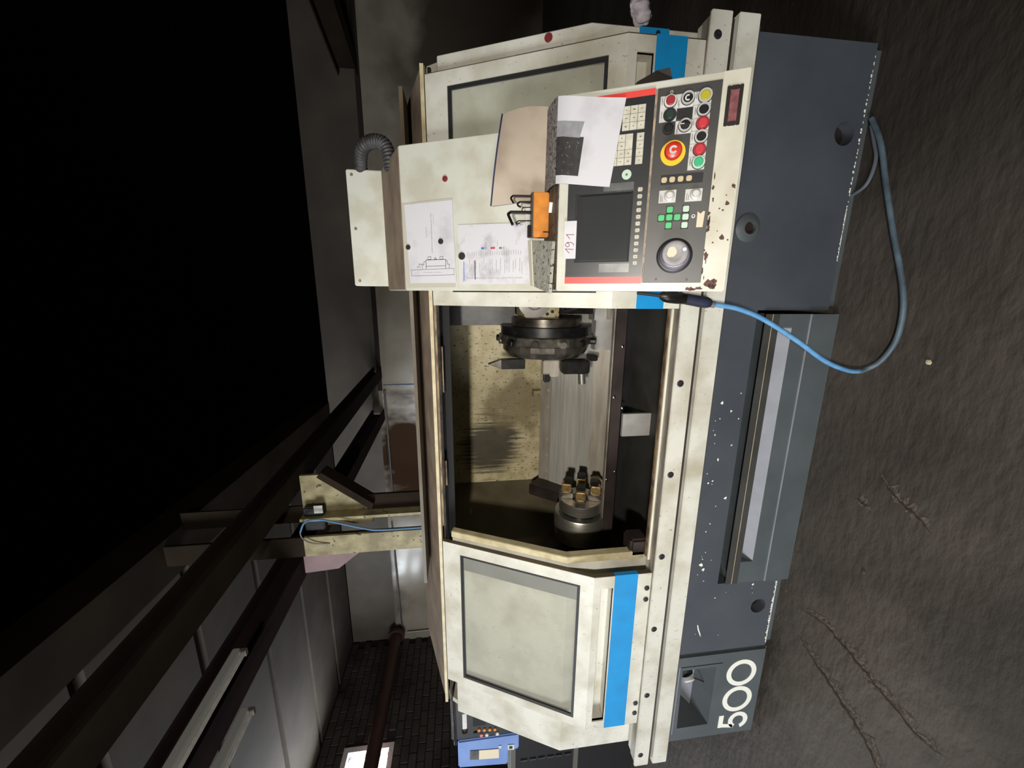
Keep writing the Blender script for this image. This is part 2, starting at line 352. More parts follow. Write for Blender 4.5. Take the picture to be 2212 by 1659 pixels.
def tag(o, label, cat, group=None):
    o['label'] = label; o['category'] = cat
    if group: o['group'] = group
    return o
def thing(name, loc, label, cat, group=None):
    o = bpy.data.objects.new(name, None); COL.objects.link(o); o.location = loc; o.empty_display_size = 0.1
    ROOT[o.name] = Vector(loc); return tag(o, label, cat, group)
def struct(o): o['kind'] = 'structure'; return o
def cut(o, cutters):
    """boolean-subtract helper meshes, then bake"""
    for c in cutters:
        md = o.modifiers.new('cut', 'BOOLEAN'); md.operation = 'DIFFERENCE'; md.object = c; md.solver = 'EXACT'
    bpy.context.view_layer.update()
    dg = bpy.context.evaluated_depsgraph_get()
    me = bpy.data.meshes.new_from_object(o.evaluated_get(dg))
    o.modifiers.clear(); old = o.data; o.data = me; bpy.data.meshes.remove(old)
    for c in cutters: bpy.data.objects.remove(c)
    return o

# ================================================================== SETTING
fl = struct(MB().box(-8.5, 7, -5, 8.2, -0.15, 0).build('floor', 'floor'))
def strip(name, pts, wd, m, parent, z=0.0015, seed=1):
    rnd = random.Random(seed); pts = smooth_path(pts, 8); mb = MB(); vs = []; fs = []
    for i, p in enumerate(pts):
        t = (pts[min(i + 1, len(pts) - 1)] - pts[max(i - 1, 0)]).normalized(); s_ = Vector((-t.y, t.x, 0))
        taper = max(0.08, math.sin(PI * (i + 0.4) / (len(pts))))
        a = wd * taper * rnd.uniform(0.35, 1.2); b = wd * taper * rnd.uniform(0.35, 1.2); j = s_ * rnd.uniform(-wd, wd) * 0.7
        vs += [tuple(p + j + s_ * a + Vector((0, 0, z))), tuple(p + j - s_ * b + Vector((0, 0, z)))]
    for i in range(len(pts) - 1): fs.append((2 * i, 2 * i + 2, 2 * i + 3, 2 * i + 1))
    return mb.add(vs, fs).build(name, m, parent)
for pts, wd, sd in (([(-1.30, 1.24, 0), (-1.27, 1.11, 0), (-1.285, 1.03, 0), (-1.30, 0.96, 0), (-1.325, 0.88, 0), (-1.35, 0.76, 0), (-1.34, 0.70, 0)], 0.010, 3),
                    ([(-1.42, 1.20, 0), (-1.46, 1.10, 0), (-1.49, 1.02, 0), (-1.53, 0.93, 0), (-1.60, 0.83, 0), (-1.68, 0.70, 0)], 0.013, 5),
                    ([(-0.60, 1.04, 0), (-0.65, 0.97, 0), (-0.67, 0.92, 0), (-0.70, 0.87, 0)], 0.008, 8),
                    ([(-0.71, 1.10, 0), (-0.72, 1.07, 0), (-0.715, 1.05, 0)], 0.010, 9)):
    strip('broken_edge', [(p[0] + 0.012, p[1], 0) for p in pts], wd * 2.6, 'chip', fl, z=0.001, seed=sd + 20)
    strip('crack', pts, wd * 0.55, 'crack', fl, z=0.002, seed=sd)
def lump(name, c, r, m, seed, parent=None, flat=0.35):
    bm = bmesh.new(); bmesh.ops.create_icosphere(bm, subdivisions=2, radius=r)
    for v in bm.verts:
        k = 1 + 0.5 * noise.noise(v.co * (2.2 / r) + Vector((seed, 0, 0))); v.co *= k; v.co.z *= flat
    me = bpy.data.meshes.new(name); bm.to_mesh(me); bm.free(); me.materials.append(M[m])
    o = bpy.data.objects.new(name, me); COL.objects.link(o); o.location = c
    if parent is not None: o.parent = parent
    return o
tag(lump('concrete_crumb', (-0.195, 0.985, 0.004), 0.008, 'debris', 2), 'pale crumb lying on the floor beside the curve of the blue hose', 'crumb')
tag(lump('concrete_crumb', (-0.955, 1.02, 0.004), 0.007, 'chip', 5), 'small brown crumb on the floor in front of the slate drip tank', 'crumb')

WY = 7.2
struct(MB().box(-7.45, 6.5, WY, WY + 0.2, 0, 2.86).build('wall_back', 'wall'))
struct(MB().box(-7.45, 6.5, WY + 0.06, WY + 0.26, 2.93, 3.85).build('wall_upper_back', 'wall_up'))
struct(MB().box(-1.75, 6.5, WY - 0.05, WY + 0.2, 2.86, 2.93).build('trim_1', 'crack'))
struct(MB().box(-7.45, -1.75, WY - 0.02, WY + 0.2, 2.86, 2.93).build('trim_2', 'wall'))
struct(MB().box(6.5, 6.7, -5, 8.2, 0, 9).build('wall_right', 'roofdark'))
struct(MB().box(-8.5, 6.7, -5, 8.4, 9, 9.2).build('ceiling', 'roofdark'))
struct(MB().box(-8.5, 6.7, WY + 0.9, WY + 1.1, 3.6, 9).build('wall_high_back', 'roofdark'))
# left bay: brick wall (each brick a part) with a daylit window high up
WA, WB = 3.0, 5.12
wl = struct(MB().box(-7.7, -7.34, -5, WA, 0, 3.85).box(-7.7, -7.34, WA, WB, 0, 2.72).box(-7.7, -7.34, WA, WB, 3.40, 3.85).box(-7.7, -7.34, WB, WY + 0.2, 0, 3.85).build('wall_left', 'mortar'))
bm_ = None
nb = 0
for r in range(17):
    z0 = 1.62 + r * 0.131
    y = WY - 0.005 - (0.13 if r % 2 else 0)
    while y > 4.3:
        y1 = y; y0 = y - 0.25; y -= 0.262
        if z0 + 0.12 > 2.68 and z0 < 3.42 and y0 < 5.16 and y1 > 4.68: continue
        pro = random.uniform(0.0, 0.014)
        if bm_ is None:
            mb = MB(); mb.box(-0.05, 0.0, -0.125, 0.125, -0.06, 0.06); b = mb.build('brick', 'brick', bevel=0.006, segs=1); bm_ = b.data
        else:
            b = bpy.data.objects.new('brick', bm_); COL.objects.link(b)
        b.parent = wl; b.location = (-7.335 + pro + 0.012, (y0 + y1) / 2, z0 + 0.06)
        nb += 1
w1 = struct(MB().box(-7.52, -7.48, WA + 0.02, WB - 0.02, 2.74, 3.38).build('window_1', 'daylight', origin=(-7.5, 4.06, 3.06)))
MB().box(-7.40, -7.31, WA - 0.06, WA + 0.02, 2.66, 3.46).box(-7.40, -7.31, WB - 0.02, WB + 0.06, 2.66, 3.46).box(-7.40, -7.31, WA + 0.02, WB - 0.02, 3.38, 3.46).box(-7.40, -7.31, WA + 0.02, WB - 0.02, 2.66, 2.74).build('window_frame', 'white', w1)
for y in (3.70, 4.41):
    MB().box(-7.475, -7.44, y, y + 0.025, 2.74, 3.38).build('glazing_bar', 'cabframe', w1)
# ribbed slab ceiling of the left bay: each slab a piece
ce = struct(MB().box(-7.5, -2.40, -3, WY + 0.2, 4.0, 4.15).build('ceiling_left', 'slate_dark'))
for k in range(10):
    yc = 6.80 - 1.0 * k
    w0, w1_ = 0.495, 0.445
    MB().add([(-7.4, yc - w0, 4.0), (-7.4, yc + w0, 4.0), (-7.4, yc + w1_, 3.86), (-7.4, yc - w1_, 3.86),
              (-2.35, yc - w0, 4.0), (-2.35, yc + w0, 4.0), (-2.35, yc + w1_, 3.86), (-2.35, yc - w1_, 3.86)],
             [(0, 1, 2, 3), (7, 6, 5, 4), (0, 4, 5, 1), (1, 5, 6, 2), (2, 6, 7, 3), (3, 7, 4, 0)]).build('ceiling_slab', 'rib', ce)
struct(MB().box(-2.35, -1.98, -3, WY + 0.2, 3.84, 4.15).build('trim_3', 'girder'))

# girders along the hall
def ibeam(name, p0, p1, w, h, m, label, tf=0.02, tw=0.014):
    d = Vector(p1) - Vector(p0); L_ = d.length; d.normalize(); s_ = Vector((d.y, -d.x, 0)).normalized(); up = Vector((0, 0, 1))
    fr = lambda a, b, c: Vector(p0) + s_ * a + d * b + up * c
    t = thing(name, p0, label, 'girder')
    MB(fr).box(-w / 2, w / 2, 0, L_, 0, tf).build('lower_flange', m, t)
    MB(fr).box(-w / 2, w / 2, 0, L_, h - tf, h).build('upper_flange', m, t)
    MB(fr).box(-tw / 2, tw / 2, 0, L_, tf, h - tf).build('web', m, t)
    return t
ibeam('crane_girder', (-1.76, 0.1, 2.84), (-1.42, 7.18, 2.85), 0.20, 0.15, 'girder', 'long brown crane girder passing over the head of the cream steel column')
ibeam('support_beam', (-2.52, 0.1, 2.82), (-2.22, 7.18, 2.85), 0.20, 0.22, 'purple', 'dark plum steel beam running below and left of the crane girder')
ibeam('hall_girder', (4.1, 3.4, 2.80), (3.35, 7.18, 2.88), 0.24, 0.30, 'girder', 'dark girder meeting the back wall above the right end of the lathe')

# column with haunch, standing behind the machine
t = thing('steel_column', (-1.95, 3.3, 0), 'peeling cream steel column with a triangular haunch behind the lathe', 'column')
MB().box(-2.20, -2.02, 3.10, 3.125, 0, 2.76).build('left_flange', 'column', t)
MB().box(-2.20, -2.02, 3.10, 3.125, 2.76, 3.83).build('upper_flange', 'girder', t)  # column head coloured dark in place of the light not reaching it
MB().box(-2.20, -2.185, 3.125, 3.42, 0, 2.76).build('side_plate', 'column', t)
MB().box(-2.02, -1.86, 3.34, 3.36, 0, 3.83).build('web', 'girder', t)
MB().box(-1.885, -1.86, 3.12, 3.36, 0, 2.78).build('inner_flange', 'column', t)
MB().box(-1.86, -1.72, 3.22, 3.25, 0, 2.25).build('right_flange', 'girder', t)
MB().prism_x([(3.2, 0), (3.22, 0), (3.22, 0.1), (3.2, 0.1)], -2.2, -1.72).build('base_plate', 'girder', t)
fr = lambda a, b, c: Vector((a, c, b))
MB(fr).prism_z([(-2.0, 2.22), (-1.82, 2.22), (-1.52, 2.60), (-1.52, 2.79), (-2.0, 2.79)], 3.24, 3.27).build('haunch_plate', 'column', t)
MB(fr).prism_z([(-1.83, 2.20), (-1.77, 2.18), (-1.46, 2.58), (-1.50, 2.62)], 3.15, 3.3).build('haunch_flange', 'girder', t)
MB(fr).prism_z([(-2.20, 2.29), (-2.20, 2.80), (-2.40, 2.80), (-2.38, 2.52)], 3.15, 3.17).build('gusset_plate', 'purplelight', t)
# junction box and wires on the column
t = thing('junction_box', (-1.86, 3.2, 2.62), 'small black junction box with a white tag on the column haunch', 'junction box')
MB().box(-2.0, -1.78, 3.16, 3.238, 2.60, 2.76).build('housing', 'rubber', t, bevel=0.008)
MB().box(-1.83, -1.76, 3.152, 3.158, 2.60, 2.67).build('tag', 'white', t)
MB().tube(smooth_path([(-1.98, 3.08, 1.60), (-1.985, 3.08, 1.78), (-1.982, 3.08, 2.12), (-1.955, 3.07, 2.24), (-1.87, 3.07, 2.50), (-1.84, 3.07, 2.62), (-1.86, 3.07, 2.72), (-1.95, 3.07, 2.765)], 8), 0.008, 8).build('blue_wire', 'wire_blue', smooth=True)
tag(bpy.data.objects['blue_wire'], 'thin blue cable running down the front of the cream column', 'cable')
tag(MB().tube(smooth_path([(-1.90, 3.13, 2.76), (-1.97, 3.08, 2.77), (-2.03, 3.07, 2.73), (-2.07, 3.08, 2.66), (-2.09, 3.095, 2.55)], 8), 0.006, 8).build('grey_wire', 'galv', smooth=True), 'short grey cable looping out of the junction box on the column', 'cable')
# wall conduit and drop
tag(MB().tube([(-4.2, WY - 0.03, 2.80), (-1.75, WY - 0.03, 2.82)], 0.018, 8).build('wall_conduit', 'galv', smooth=True), 'thin horizontal steel conduit crossing the stained back wall', 'conduit')
tag(MB().tube([(-1.66, WY - 0.02, 2.84), (-1.65, WY - 0.02, 1.9)], 0.008, 6).build('drop_wire', 'wire_blue', smooth=True), 'thin blue wire dropping down the back wall beside the stain', 'cable')
MBx = MB()
tag(MB().tube([(-4.45, WY - 0.03, 2.86), (-6.9, WY - 0.03, 2.80), (-7.1, WY - 0.03, 2.78)], 0.015, 8).build('wall_tube', 'galv', smooth=True), 'thin pipe along the bright back wall left of the column', 'pipe')
tag(MB().tube([(-7.12, WY - 0.03, 2.70), (-7.12, WY - 0.03, 1.9)], 0.02, 8).build('corner_tube', 'galv', smooth=True), 'short bright upright tube in the corner of the back wall', 'pipe')
t = thing('red_pipe', (-7.05, 7.0, 2.92), 'thick dark red pipe running along the sooty brick wall', 'pipe')
MB().tube([(-7.05, 7.19, 2.90), (-7.05, 2.2, 2.94)], 0.115, 20).build('tube', 'pipe', t, smooth=True)
MB().cyl((-7.05, 7.0, 2.90), (0, 1, 0), 0.17, 0.06, 24).build('flange', 'pipe', t, smooth=True)
# switched-off luminaires
def luminaire(p0, p1, label):
    d = Vector(p1) - Vector(p0); L_ = d.length; d.normalize(); s_ = Vector((d.y, -d.x, 0)).normalized(); up = Vector((0, 0, 1))
    fr = lambda a, b, c: Vector(p0) + s_ * a + d * b + up * c
    t = thing('strip_light', p0, label, 'lamp')
    MB(fr).prism_x([(0, 0), (L_, 0), (L_, 0.04), (0, 0.04)], -0.028, 0.028).build('casing', 'lampgrey', t, bevel=0.006)
    MB(fr).tube([(0, 0.02, -0.02), (0, L_ - 0.02, -0.02)], 0.012, 10).build('tube', 'white', t, smooth=True)
    MB(fr).box(-0.02, 0.02, 0.0, 0.02, -0.035, 0).build('socket', 'cabframe', t)
    MB(fr).box(-0.02, 0.02, L_ - 0.02, L_, -0.035, 0).build('socket', 'cabframe', t)
    return t
luminaire((-2.02, 2.02, 2.70), (-2.08, 0.9, 2.70), 'grey strip light, switched off, hanging under the crane girder')
luminaire((-2.40, 1.98, 2.69), (-2.46, 0.9, 2.69), 'grey strip light, switched off, hanging under the plum support beam')

# ================================================================== LATHE
LX0, LX1 = -2.10, 0.80
lathe = thing('lathe', (-0.65, 1.95, 0), 'large cream and slate grey lathe with open sliding doors showing chuck and turret', 'lathe')
# --- base
base = MB().box(-1.583, -1.225, 1.32, 2.6, 0.03, 0.475).box(-0.055, LX1, 1.32, 2.6, 0.03, 0.475).box(-1.225, -0.055, 1.32, 2.6, 0.32, 0.475).box(-1.225, -0.055, 1.95, 2.6, 0.03, 0.32)
base = base.build('base_front', 'slate', lathe)
cs = [MB().cyl((-1.362, 1.28, 0.104), (0, 1, 0), 0.036, 0.09, 28).build('c', 'black', lathe),
      MB().cyl((0.534, 1.28, 0.095), (0, 1, 0), 0.037, 0.09, 28).build('c', 'black', lathe)]
cut(base, cs)
MB().box(-1.57, -1.24, 1.332, 2.55, 0.0, 0.03).build('plinth', 'slate_plain', lathe)
MB().box(-0.04, LX1 - 0.012, 1.332, 2.55, 0, 0.03).build('plinth', 'slate_plain', lathe)
for c in ((-1.362, 1.362, 0.104), (0.534, 1.362, 0.095)):
    MB().cyl(c, (0, 1, 0), 0.0355, 0.004, 24).build('anchor_hole', 'brownblack', lathe)
b = MB().lathe([(0, 0.046), (0.006, 0.046), (0.018, 0.026), (0.018, 0.021), (0.004, 0.020)], (0.224, 1.32, 0.408), (0, -1, 0), 28).build('plug', 'slate_plain', lathe, smooth=True)
MB().cyl((0.224, 1.315, 0.408), (0, -1, 0), 0.0195, 0.002, 24).build('plug_hole', 'brownblack', b)
# chipped edge along the foot of the base (bare pale primer flakes)
rnd = random.Random(4); mb = MB()
for (xa, xb, dens, wmax) in ((-1.57, -1.24, 0.004, 0.012), (0.12, 0.30, 0.004, 0.006), (0.30, 0.78, 0.016, 0.007)):
    x = xa
    while x < xb:
        l = rnd.uniform(0.004, 0.012); hgt = rnd.uniform(0.3, 1) * wmax
        z0 = 0.031
        mb.add([(x, 1.3194, z0), (x + l, 1.3194, z0), (x + l * 0.9, 1.3194, z0 + hgt), (x + l * 0.2, 1.3194, z0 + hgt * rnd.uniform(0.5, 1))], [(0, 1, 2, 3)])
        x += l * rnd.uniform(0.6, 1.0) + (rnd.uniform(0, dens) if dens > 0.01 else 0)
for _ in range(36):
    cx = rnd.uniform(-1.5, -0.3); cz = rnd.uniform(0.33, 0.45)
    if cx < -1.24: cz = rnd.uniform(0.08, 0.44)
    if math.hypot(cx + 1.362, cz - 0.104) < 0.055: continue
    r = 0.002 + 0.009 * rnd.random() ** 3
    n = 9; vs = [(cx + math.cos(2 * PI * k / n) * r * rnd.uniform(0.3, 1.6), 1.3193, cz + math.sin(2 * PI * k / n) * r * rnd.uniform(0.2, 1.3)) for k in range(n)]
    mb.add(vs, [tuple(range(n))])
mb.add([(-1.49, 1.3192, 0.37), (-1.455, 1.3192, 0.385), (-1.43, 1.3192, 0.39), (-1.43, 1.3192, 0.386), (-1.455, 1.3192, 0.379), (-1.488, 1.3192, 0.366)], [(0, 1, 2, 3, 4, 5)])
ch = mb.build('paint_chips', 'lettering', lathe); ch['kind'] = 'stuff'
# --- left end cover with pocket, main switch and 500
cov = MB().box(-2.105, -1.592, 1.318, 2.6, 0.012, 0.475).build('end_cover', 'slate_plain', lathe, bevel=0.012)
c1 = MB().add([(-2.02, 1.30, 0.425), (-1.672, 1.30, 0.432), (-1.672, 1.30, 0.256), (-2.018, 1.30, 0.256),
               (-2.0, 1.46, 0.42), (-1.70, 1.46, 0.425), (-1.70, 1.46, 0.33), (-2.0, 1.46, 0.33)],
              [(0, 1, 2, 3), (7, 6, 5, 4), (0, 4, 5, 1), (1, 5, 6, 2), (2, 6, 7, 3), (3, 7, 4, 0)]).build('c', 'lavender', lathe)
c2 = MB().box(-1.66, -1.654, 1.30, 1.326, 0.235, 0.44).build('c', 'black', lathe)
cut(cov, [c1, c2])
MB().box(-1.592, -1.583, 1.33, 2.5, 0.03, 0.46).build('panel_joint', 'black', lathe)
MB().box(-2.05, -1.655, 1.3168, 1.3182, 0.446, 0.449).build('rim_line', 'lavender', lathe)
MB().add([(-2.012, 1.322, 0.2595), (-1.676, 1.322, 0.2595), (-1.702, 1.457, 0.3325), (-1.996, 1.457, 0.3325)], [(0, 1, 2, 3)]).build('pocket_floor', 'lavender', cov)  # pale lining paints the light on the pocket floor, back and right side
MB().add([(-1.996, 1.4575, 0.3335), (-1.704, 1.4575, 0.3335), (-1.704, 1.4575, 0.423), (-1.996, 1.4575, 0.418)], [(0, 1, 2, 3)]).build('pocket_back', 'lavender', cov)
MB().add([(-1.675, 1.3225, 0.2605), (-1.675, 1.3225, 0.430), (-1.7025, 1.456, 0.4235), (-1.7025, 1.456, 0.3335)], [(0, 1, 2, 3)]).build('pocket_side', 'lavender', cov)
sw = MB().lathe([(0, 0.036), (0.06, 0.036), (0.075, 0.028)], (-1.742, 1.44, 0.372), (-0.35, -1, -0.05), 20).build('main_switch', 'rubber', lathe, smooth=True)
MB().lathe([(0, 0.024), (0.012, 0.026), (0.018, 0.02)], (-1.772, 1.362, 0.368), (-0.6, -0.8, -0.1), 20).build('switch_knob', 'white', sw, smooth=True)
MB().tube([(-1.775, 1.365, 0.352), (-1.80, 1.36, 0.30), (-1.812, 1.36, 0.283)], 0.003, 6).build('switch_lever', 'rubber', sw)
def zero(cx, cz, rx=0.0755, rz=0.0755, st=0.0235, n=48):
    mb = MB(); vs = []; fs = []
    for (y, k) in ((1.3179, 1), (1.3165, 1), (1.3165, 0), (1.3179, 0)):
        for i in range(n):
            a = 2 * PI * i / n; a_ = rx - (0 if k else st); b_ = rz - (0 if k else st)
            vs.append((cx + a_ * math.cos(a), y, cz + b_ * math.sin(a)))
    for i in range(4):
        for k in range(n): fs.append((i * n + k, i * n + (k + 1) % n, ((i + 1) % 4) * n + (k + 1) % n, ((i + 1) % 4) * n + k))
    return mb.add(vs, fs).build('digit', 'lettering', lathe)
zero(-1.727, 0.132); zero(-1.882, 0.131)
mb = MB(); X5, Z5 = -2.062, 0.058
fr5 = lambda a, b, c: Vector((X5 + a, 1.3179 - c, Z5 + b))
mb.frame = fr5
mb.prism_z([(0.012, 0.128), (0.086, 0.128), (0.086, 0.152), (0.012, 0.152)], 0, 0.0014)
mb.prism_z([(0.012, 0.128), (0.034, 0.128), (0.024, 0.078), (0.002, 0.070)], 0, 0.0014)
vs = []; n = 30
for c in (0, 0.0014):
    for k in range(n + 1):
        a = math.radians(150 - 310 * k / n)
        for r in (0.051, 0.028): vs.append((0.046 + r * math.cos(a), 0.050 + r * math.sin(a), c))
q = 2 * (n + 1); fs = []
for k in range(n):
    i = 2 * k
    fs += [(q + i, q + i + 1, q + i + 3, q + i + 2), (i, i + 2, i + 3, i + 1), (i, q + i, q + i + 2, i + 2), (i + 1, i + 3, q + i + 3, q + i + 1)]
mb.add(vs, fs); mb.build('digit', 'lettering', lathe)
# --- sill beam
sill = MB().box(-2.107, 0.803, 1.25, 1.262, 0.594, 0.660).box(-2.107, 0.803, 1.262, 1.34, 0.594, 0.650).build('sill_beam', 'cream', lathe, bevel=0.0025)
MB().box(-2.107, 0.803, 1.25, 1.34, 0.505, 0.573).build('sill_rail', 'cream', lathe, bevel=0.0025)
MB().box(-2.10, 0.796, 1.272, 1.34, 0.573, 0.594).build('sill_groove', 'brownblack', lathe)
MB().box(-2.10, 0.796, 1.29, 2.5, 0.475, 0.505).build('sill_shadow_gap', 'slate_dark', lathe)
for x in (-2.041, -1.698, -1.352, -1.008, -0.657, -0.307, 0.740):
    MB().lathe([(0, 0.0125), (0.0015, 0.0125), (0.003, 0.009), (0.003, 0.006), (0.001, 0.005)], (x, 1.2505, 0.636), (0, -1, 0), 18).build('sill_bolt', 'bolt', lathe, smooth=True)
MB().box(-2.10, 0.796, 1.263, 1.303, 0.650, 0.656).build('door_track', 'track', lathe)
MB().box(-1.06, -0.05, 1.304, 1.311, 0.640, 0.664).build('track_lip', 'cream_lower', lathe)
MB().box(-1.06, -0.05, 1.324, 1.337, 0.630, 0.662).build('inner_lip', 'rusty', lathe)
# --- fixed guards left and right of the opening
PROF = [(1.35, 0.62), (1.35, 0.985), (1.590, 1.462)]
def sheet(prof, th):
    out = [(y + th, z - th * 0.3) for y, z in prof]
    return prof + out[::-1]
def guard(name, x0, x1, endx, inner):
    g = MB().prism_x(sheet(PROF, 0.025), x0, x1).build(name, 'cream', lathe, bevel=0.003, segs=1)
    ex0, ex1 = endx
    MB().prism_x([(1.378, 0.60), (1.378, 0.98), (1.618, 1.455), (1.655, 1.50), (2.14, 1.62), (2.6, 1.62), (2.6, 0.476), (1.40, 0.476)], ex0, ex1).build('end_wall', 'cream', g)
    return g
gl = guard('left_guard', LX0, -1.052, (LX0 + 0.004, LX0 + 0.03), -1.05)
gr = guard('right_guard', -0.035, LX1, (LX1 - 0.03, LX1 - 0.004), -0.06)
# frame flange round the opening edge of the left guard
MB().prism_x([(1.345, 0.66), (1.345, 0.99), (1.585, 1.466), (1.618, 1.455), (1.385, 0.985), (1.385, 0.66)], -1.082, -1.05).build('edge_flange', 'cream_edge', gl, bevel=0.003, segs=1)
MB().prism_x([(1.345, 0.64), (1.345, 0.72), (1.43, 0.72), (1.43, 0.64)], -1.075, -0.995).build('corner_bracket', 'maroon', lathe, bevel=0.01)
# guard slope frame, blue stripe on the right guard
dS = Vector((0, 0.240, 0.477)).normalized(); nS = Vector((0, -dS.z, dS.y))
def slope_frame(Y0, Z0, d, nn):
    return lambda a, b, c: Vector((a, Y0 + d.y * b + nn.y * c, Z0 + d.z * b + nn.z * c))
frG = slope_frame(1.35, 0.985, dS, nS)
MB().box(0.70, LX1 - 0.001, 1.347, 1.3505, 0.738, 0.834).build('guard_stripe', 'blue', gr)
MB().cyl((0.786, 1.3472, 0.775), (0, -1, 0), 0.007, 0.002, 14).build('stripe_hole', 'rubber', gr)
# --- doors
dD = Vector((0, 0.313, 0.61)).normalized(); nD = Vector((0, -dD.z, dD.y))
frD = slope_frame(1.275, 0.897, dD, nD)
def door(x0, x1, wx0, wx1, label, hx0, hx1):
    th = 0.014
    d = MB(frD)
    d.box(x0, wx0, 0, 0.683, -th, 0).box(wx1, x1, 0, 0.683, -th, 0).box(wx0, wx1, 0, 0.054, -th, 0).box(wx0, wx1, 0.597, 0.683, -th, 0)
    d.frame = None
    zs = (0.656, 0.897)
    # lower upright band with the handle recess
    d.box(x0, x1, 1.275, 1.275 + th, zs[0], 0.815).box(x0, x1, 1.275, 1.275 + th, 0.868, zs[1]).box(x0, hx0, 1.275, 1.275 + th, 0.815, 0.868).box(hx1, x1, 1.275, 1.275 + th, 0.815, 0.868)
    d.box(hx0 - 0.004, hx1 + 0.004, 1.326, 1.330, 0.811, 0.872).box(hx0 - 0.004, hx1 + 0.004, 1.28, 1.326, 0.868, 0.872).box(hx0 - 0.004, hx1 + 0.004, 1.28, 1.326, 0.811, 0.815).box(hx0 - 0.004, hx0, 1.28, 1.326, 0.815, 0.868).box(hx1, hx1 + 0.004, 1.28, 1.326, 0.815, 0.868)
    o = d.build('door', 'cream', lathe); o['label'] = label
    MB().prism_x([(1.275, 0.656), (1.275, 0.897), (1.588, 1.507), (1.604, 1.498), (1.295, 0.893), (1.295, 0.656)], x1 - 0.0005, x1 + 0.0025).build('edge_strip', 'oily', o)
    MB().box(x0 - 0.0008, x1 + 0.0035, 1.2735, 1.293, 0.714, 0.811).build('stripe', 'blue', o)
    fm = MB(frD)
    fm.box(wx0, wx0 + 0.012, 0.054, 0.597, -0.010, -0.003).box(wx1 - 0.012, wx1, 0.054, 0.597, -0.010, -0.003).box(wx0 + 0.012, wx1 - 0.012, 0.054, 0.066, -0.010, -0.003).box(wx0 + 0.012, wx1 - 0.012, 0.585, 0.597, -0.010, -0.003)
    fm.build('window_gasket', 'rubber', o)
    MB(frD).box(wx0 + 0.004, wx1 - 0.004, 0.058, 0.593, -0.0135, -0.0105).build('window_pane', 'pane', o)
    return o
dl = door(-1.882, -1.100, -1.838, -1.150, 'left sliding door with a large pane', -1.842, -1.155)
MB(frD).box(-1.236, -1.150, 0.056, 0.595, -0.0165, -0.0138).build('grey_strip', 'glass_strip', dl)  # plain dark grey band along the right edge of the left pane
dr = door(-0.048, 0.738, 0.003, 0.692, 'right sliding door half behind the control panel', 0.008, 0.694)
for x, m in ((-1.169, 'rubber'), (-1.223, 'bolt'), (-1.766, 'bolt'), (-1.821, 'bolt')):
    MB().lathe([(0, 0.0105), (0.003, 0.0105), (0.004, 0.007)], (x, 1.2745, 0.672), (0, -1, 0), 16).build('door_bolt', m, dl, smooth=True)
# --- roof
rf = MB().add([(LX0, 1.655, 1.522), (LX1, 1.655, 1.522), (LX1, 2.14, 1.654), (LX0, 2.14, 1.654), (LX0, 2.62, 1.654), (LX1, 2.62, 1.654),
               (LX0, 1.66, 1.508), (LX1, 1.66, 1.508), (LX1, 2.14, 1.636), (LX0, 2.14, 1.636), (LX0, 2.62, 1.636), (LX1, 2.62, 1.636)],
              [(0, 1, 2, 3), (3, 2, 5, 4), (6, 9, 8, 7), (9, 10, 11, 8), (0, 6, 7, 1), (0, 3, 9, 6), (3, 4, 10, 9), (1, 7, 8, 2), (2, 8, 11, 5), (4, 5, 11, 10)]).build('roof_cover', 'roof', lathe)
MB().box(LX0, LX1, 1.645, 1.655, 1.512, 1.526).build('roof_lip', 'cream_edge', lathe)
MB().box(LX0 + 0.1, LX1 - 0.1, 1.70, 1.72, 1.447, 1.515).build('roof_fascia', 'black', lathe)
MB().box(-1.07, -0.02, 1.662, 1.672, 1.497, 1.508).build('top_rail', 'rusty', lathe)
MB().tube([(-2.07, 1.63, 1.492), (0.78, 1.63, 1.492)], 0.006, 8).build('guide_rod', 'darkmetal', lathe, smooth=True)
for xa, xb in ((-0.86, -0.74), (-0.42, -0.30), (-0.30, -0.22)):
    MB().box(xa, xb, 1.655, 1.664, 1.478, 1.498).build('roller_bracket', 'rusty', lathe)
# --- interior
MB().box(-1.235, 0.77, 2.40, 2.42, 0.45, 1.60).build('splash_back', 'cream_in', lathe)
MB().add([(-1.235, 2.40, 0.45), (-1.235, 2.40, 1.60), (-1.42, 2.02, 1.60), (-1.42, 2.02, 0.45), (-1.25, 2.42, 0.45), (-1.25, 2.42, 1.60), (-1.44, 2.03, 1.60), (-1.44, 2.03, 0.45)],
         [(0, 1, 2, 3), (4, 7, 6, 5), (0, 4, 5, 1), (1, 5, 6, 2), (2, 6, 7, 3), (3, 7, 4, 0)]).build('corner_sheet', 'olive', lathe)
MB().prism_x([(1.44, 0.45), (1.44, 1.0), (1.70, 1.50), (2.02, 1.55), (2.02, 0.45)], -1.44, -1.42).build('headstock_sheet', 'oily', lathe)
MB().box(-1.42, 0.74, 1.40, 2.4, 0.47, 0.50).build('chip_trough', 'maroon', lathe)
MB().prism_x([(1.44, 0.45), (1.44, 1.0), (1.70, 1.50), (2.4, 1.58), (2.4, 0.45)], 0.74, 0.765).build('right_sheet', 'oily', lathe)
MB().box(-1.44, 0.765, 1.74, 2.42, 1.60, 1.615).build('inner_roof', 'oily', lathe)
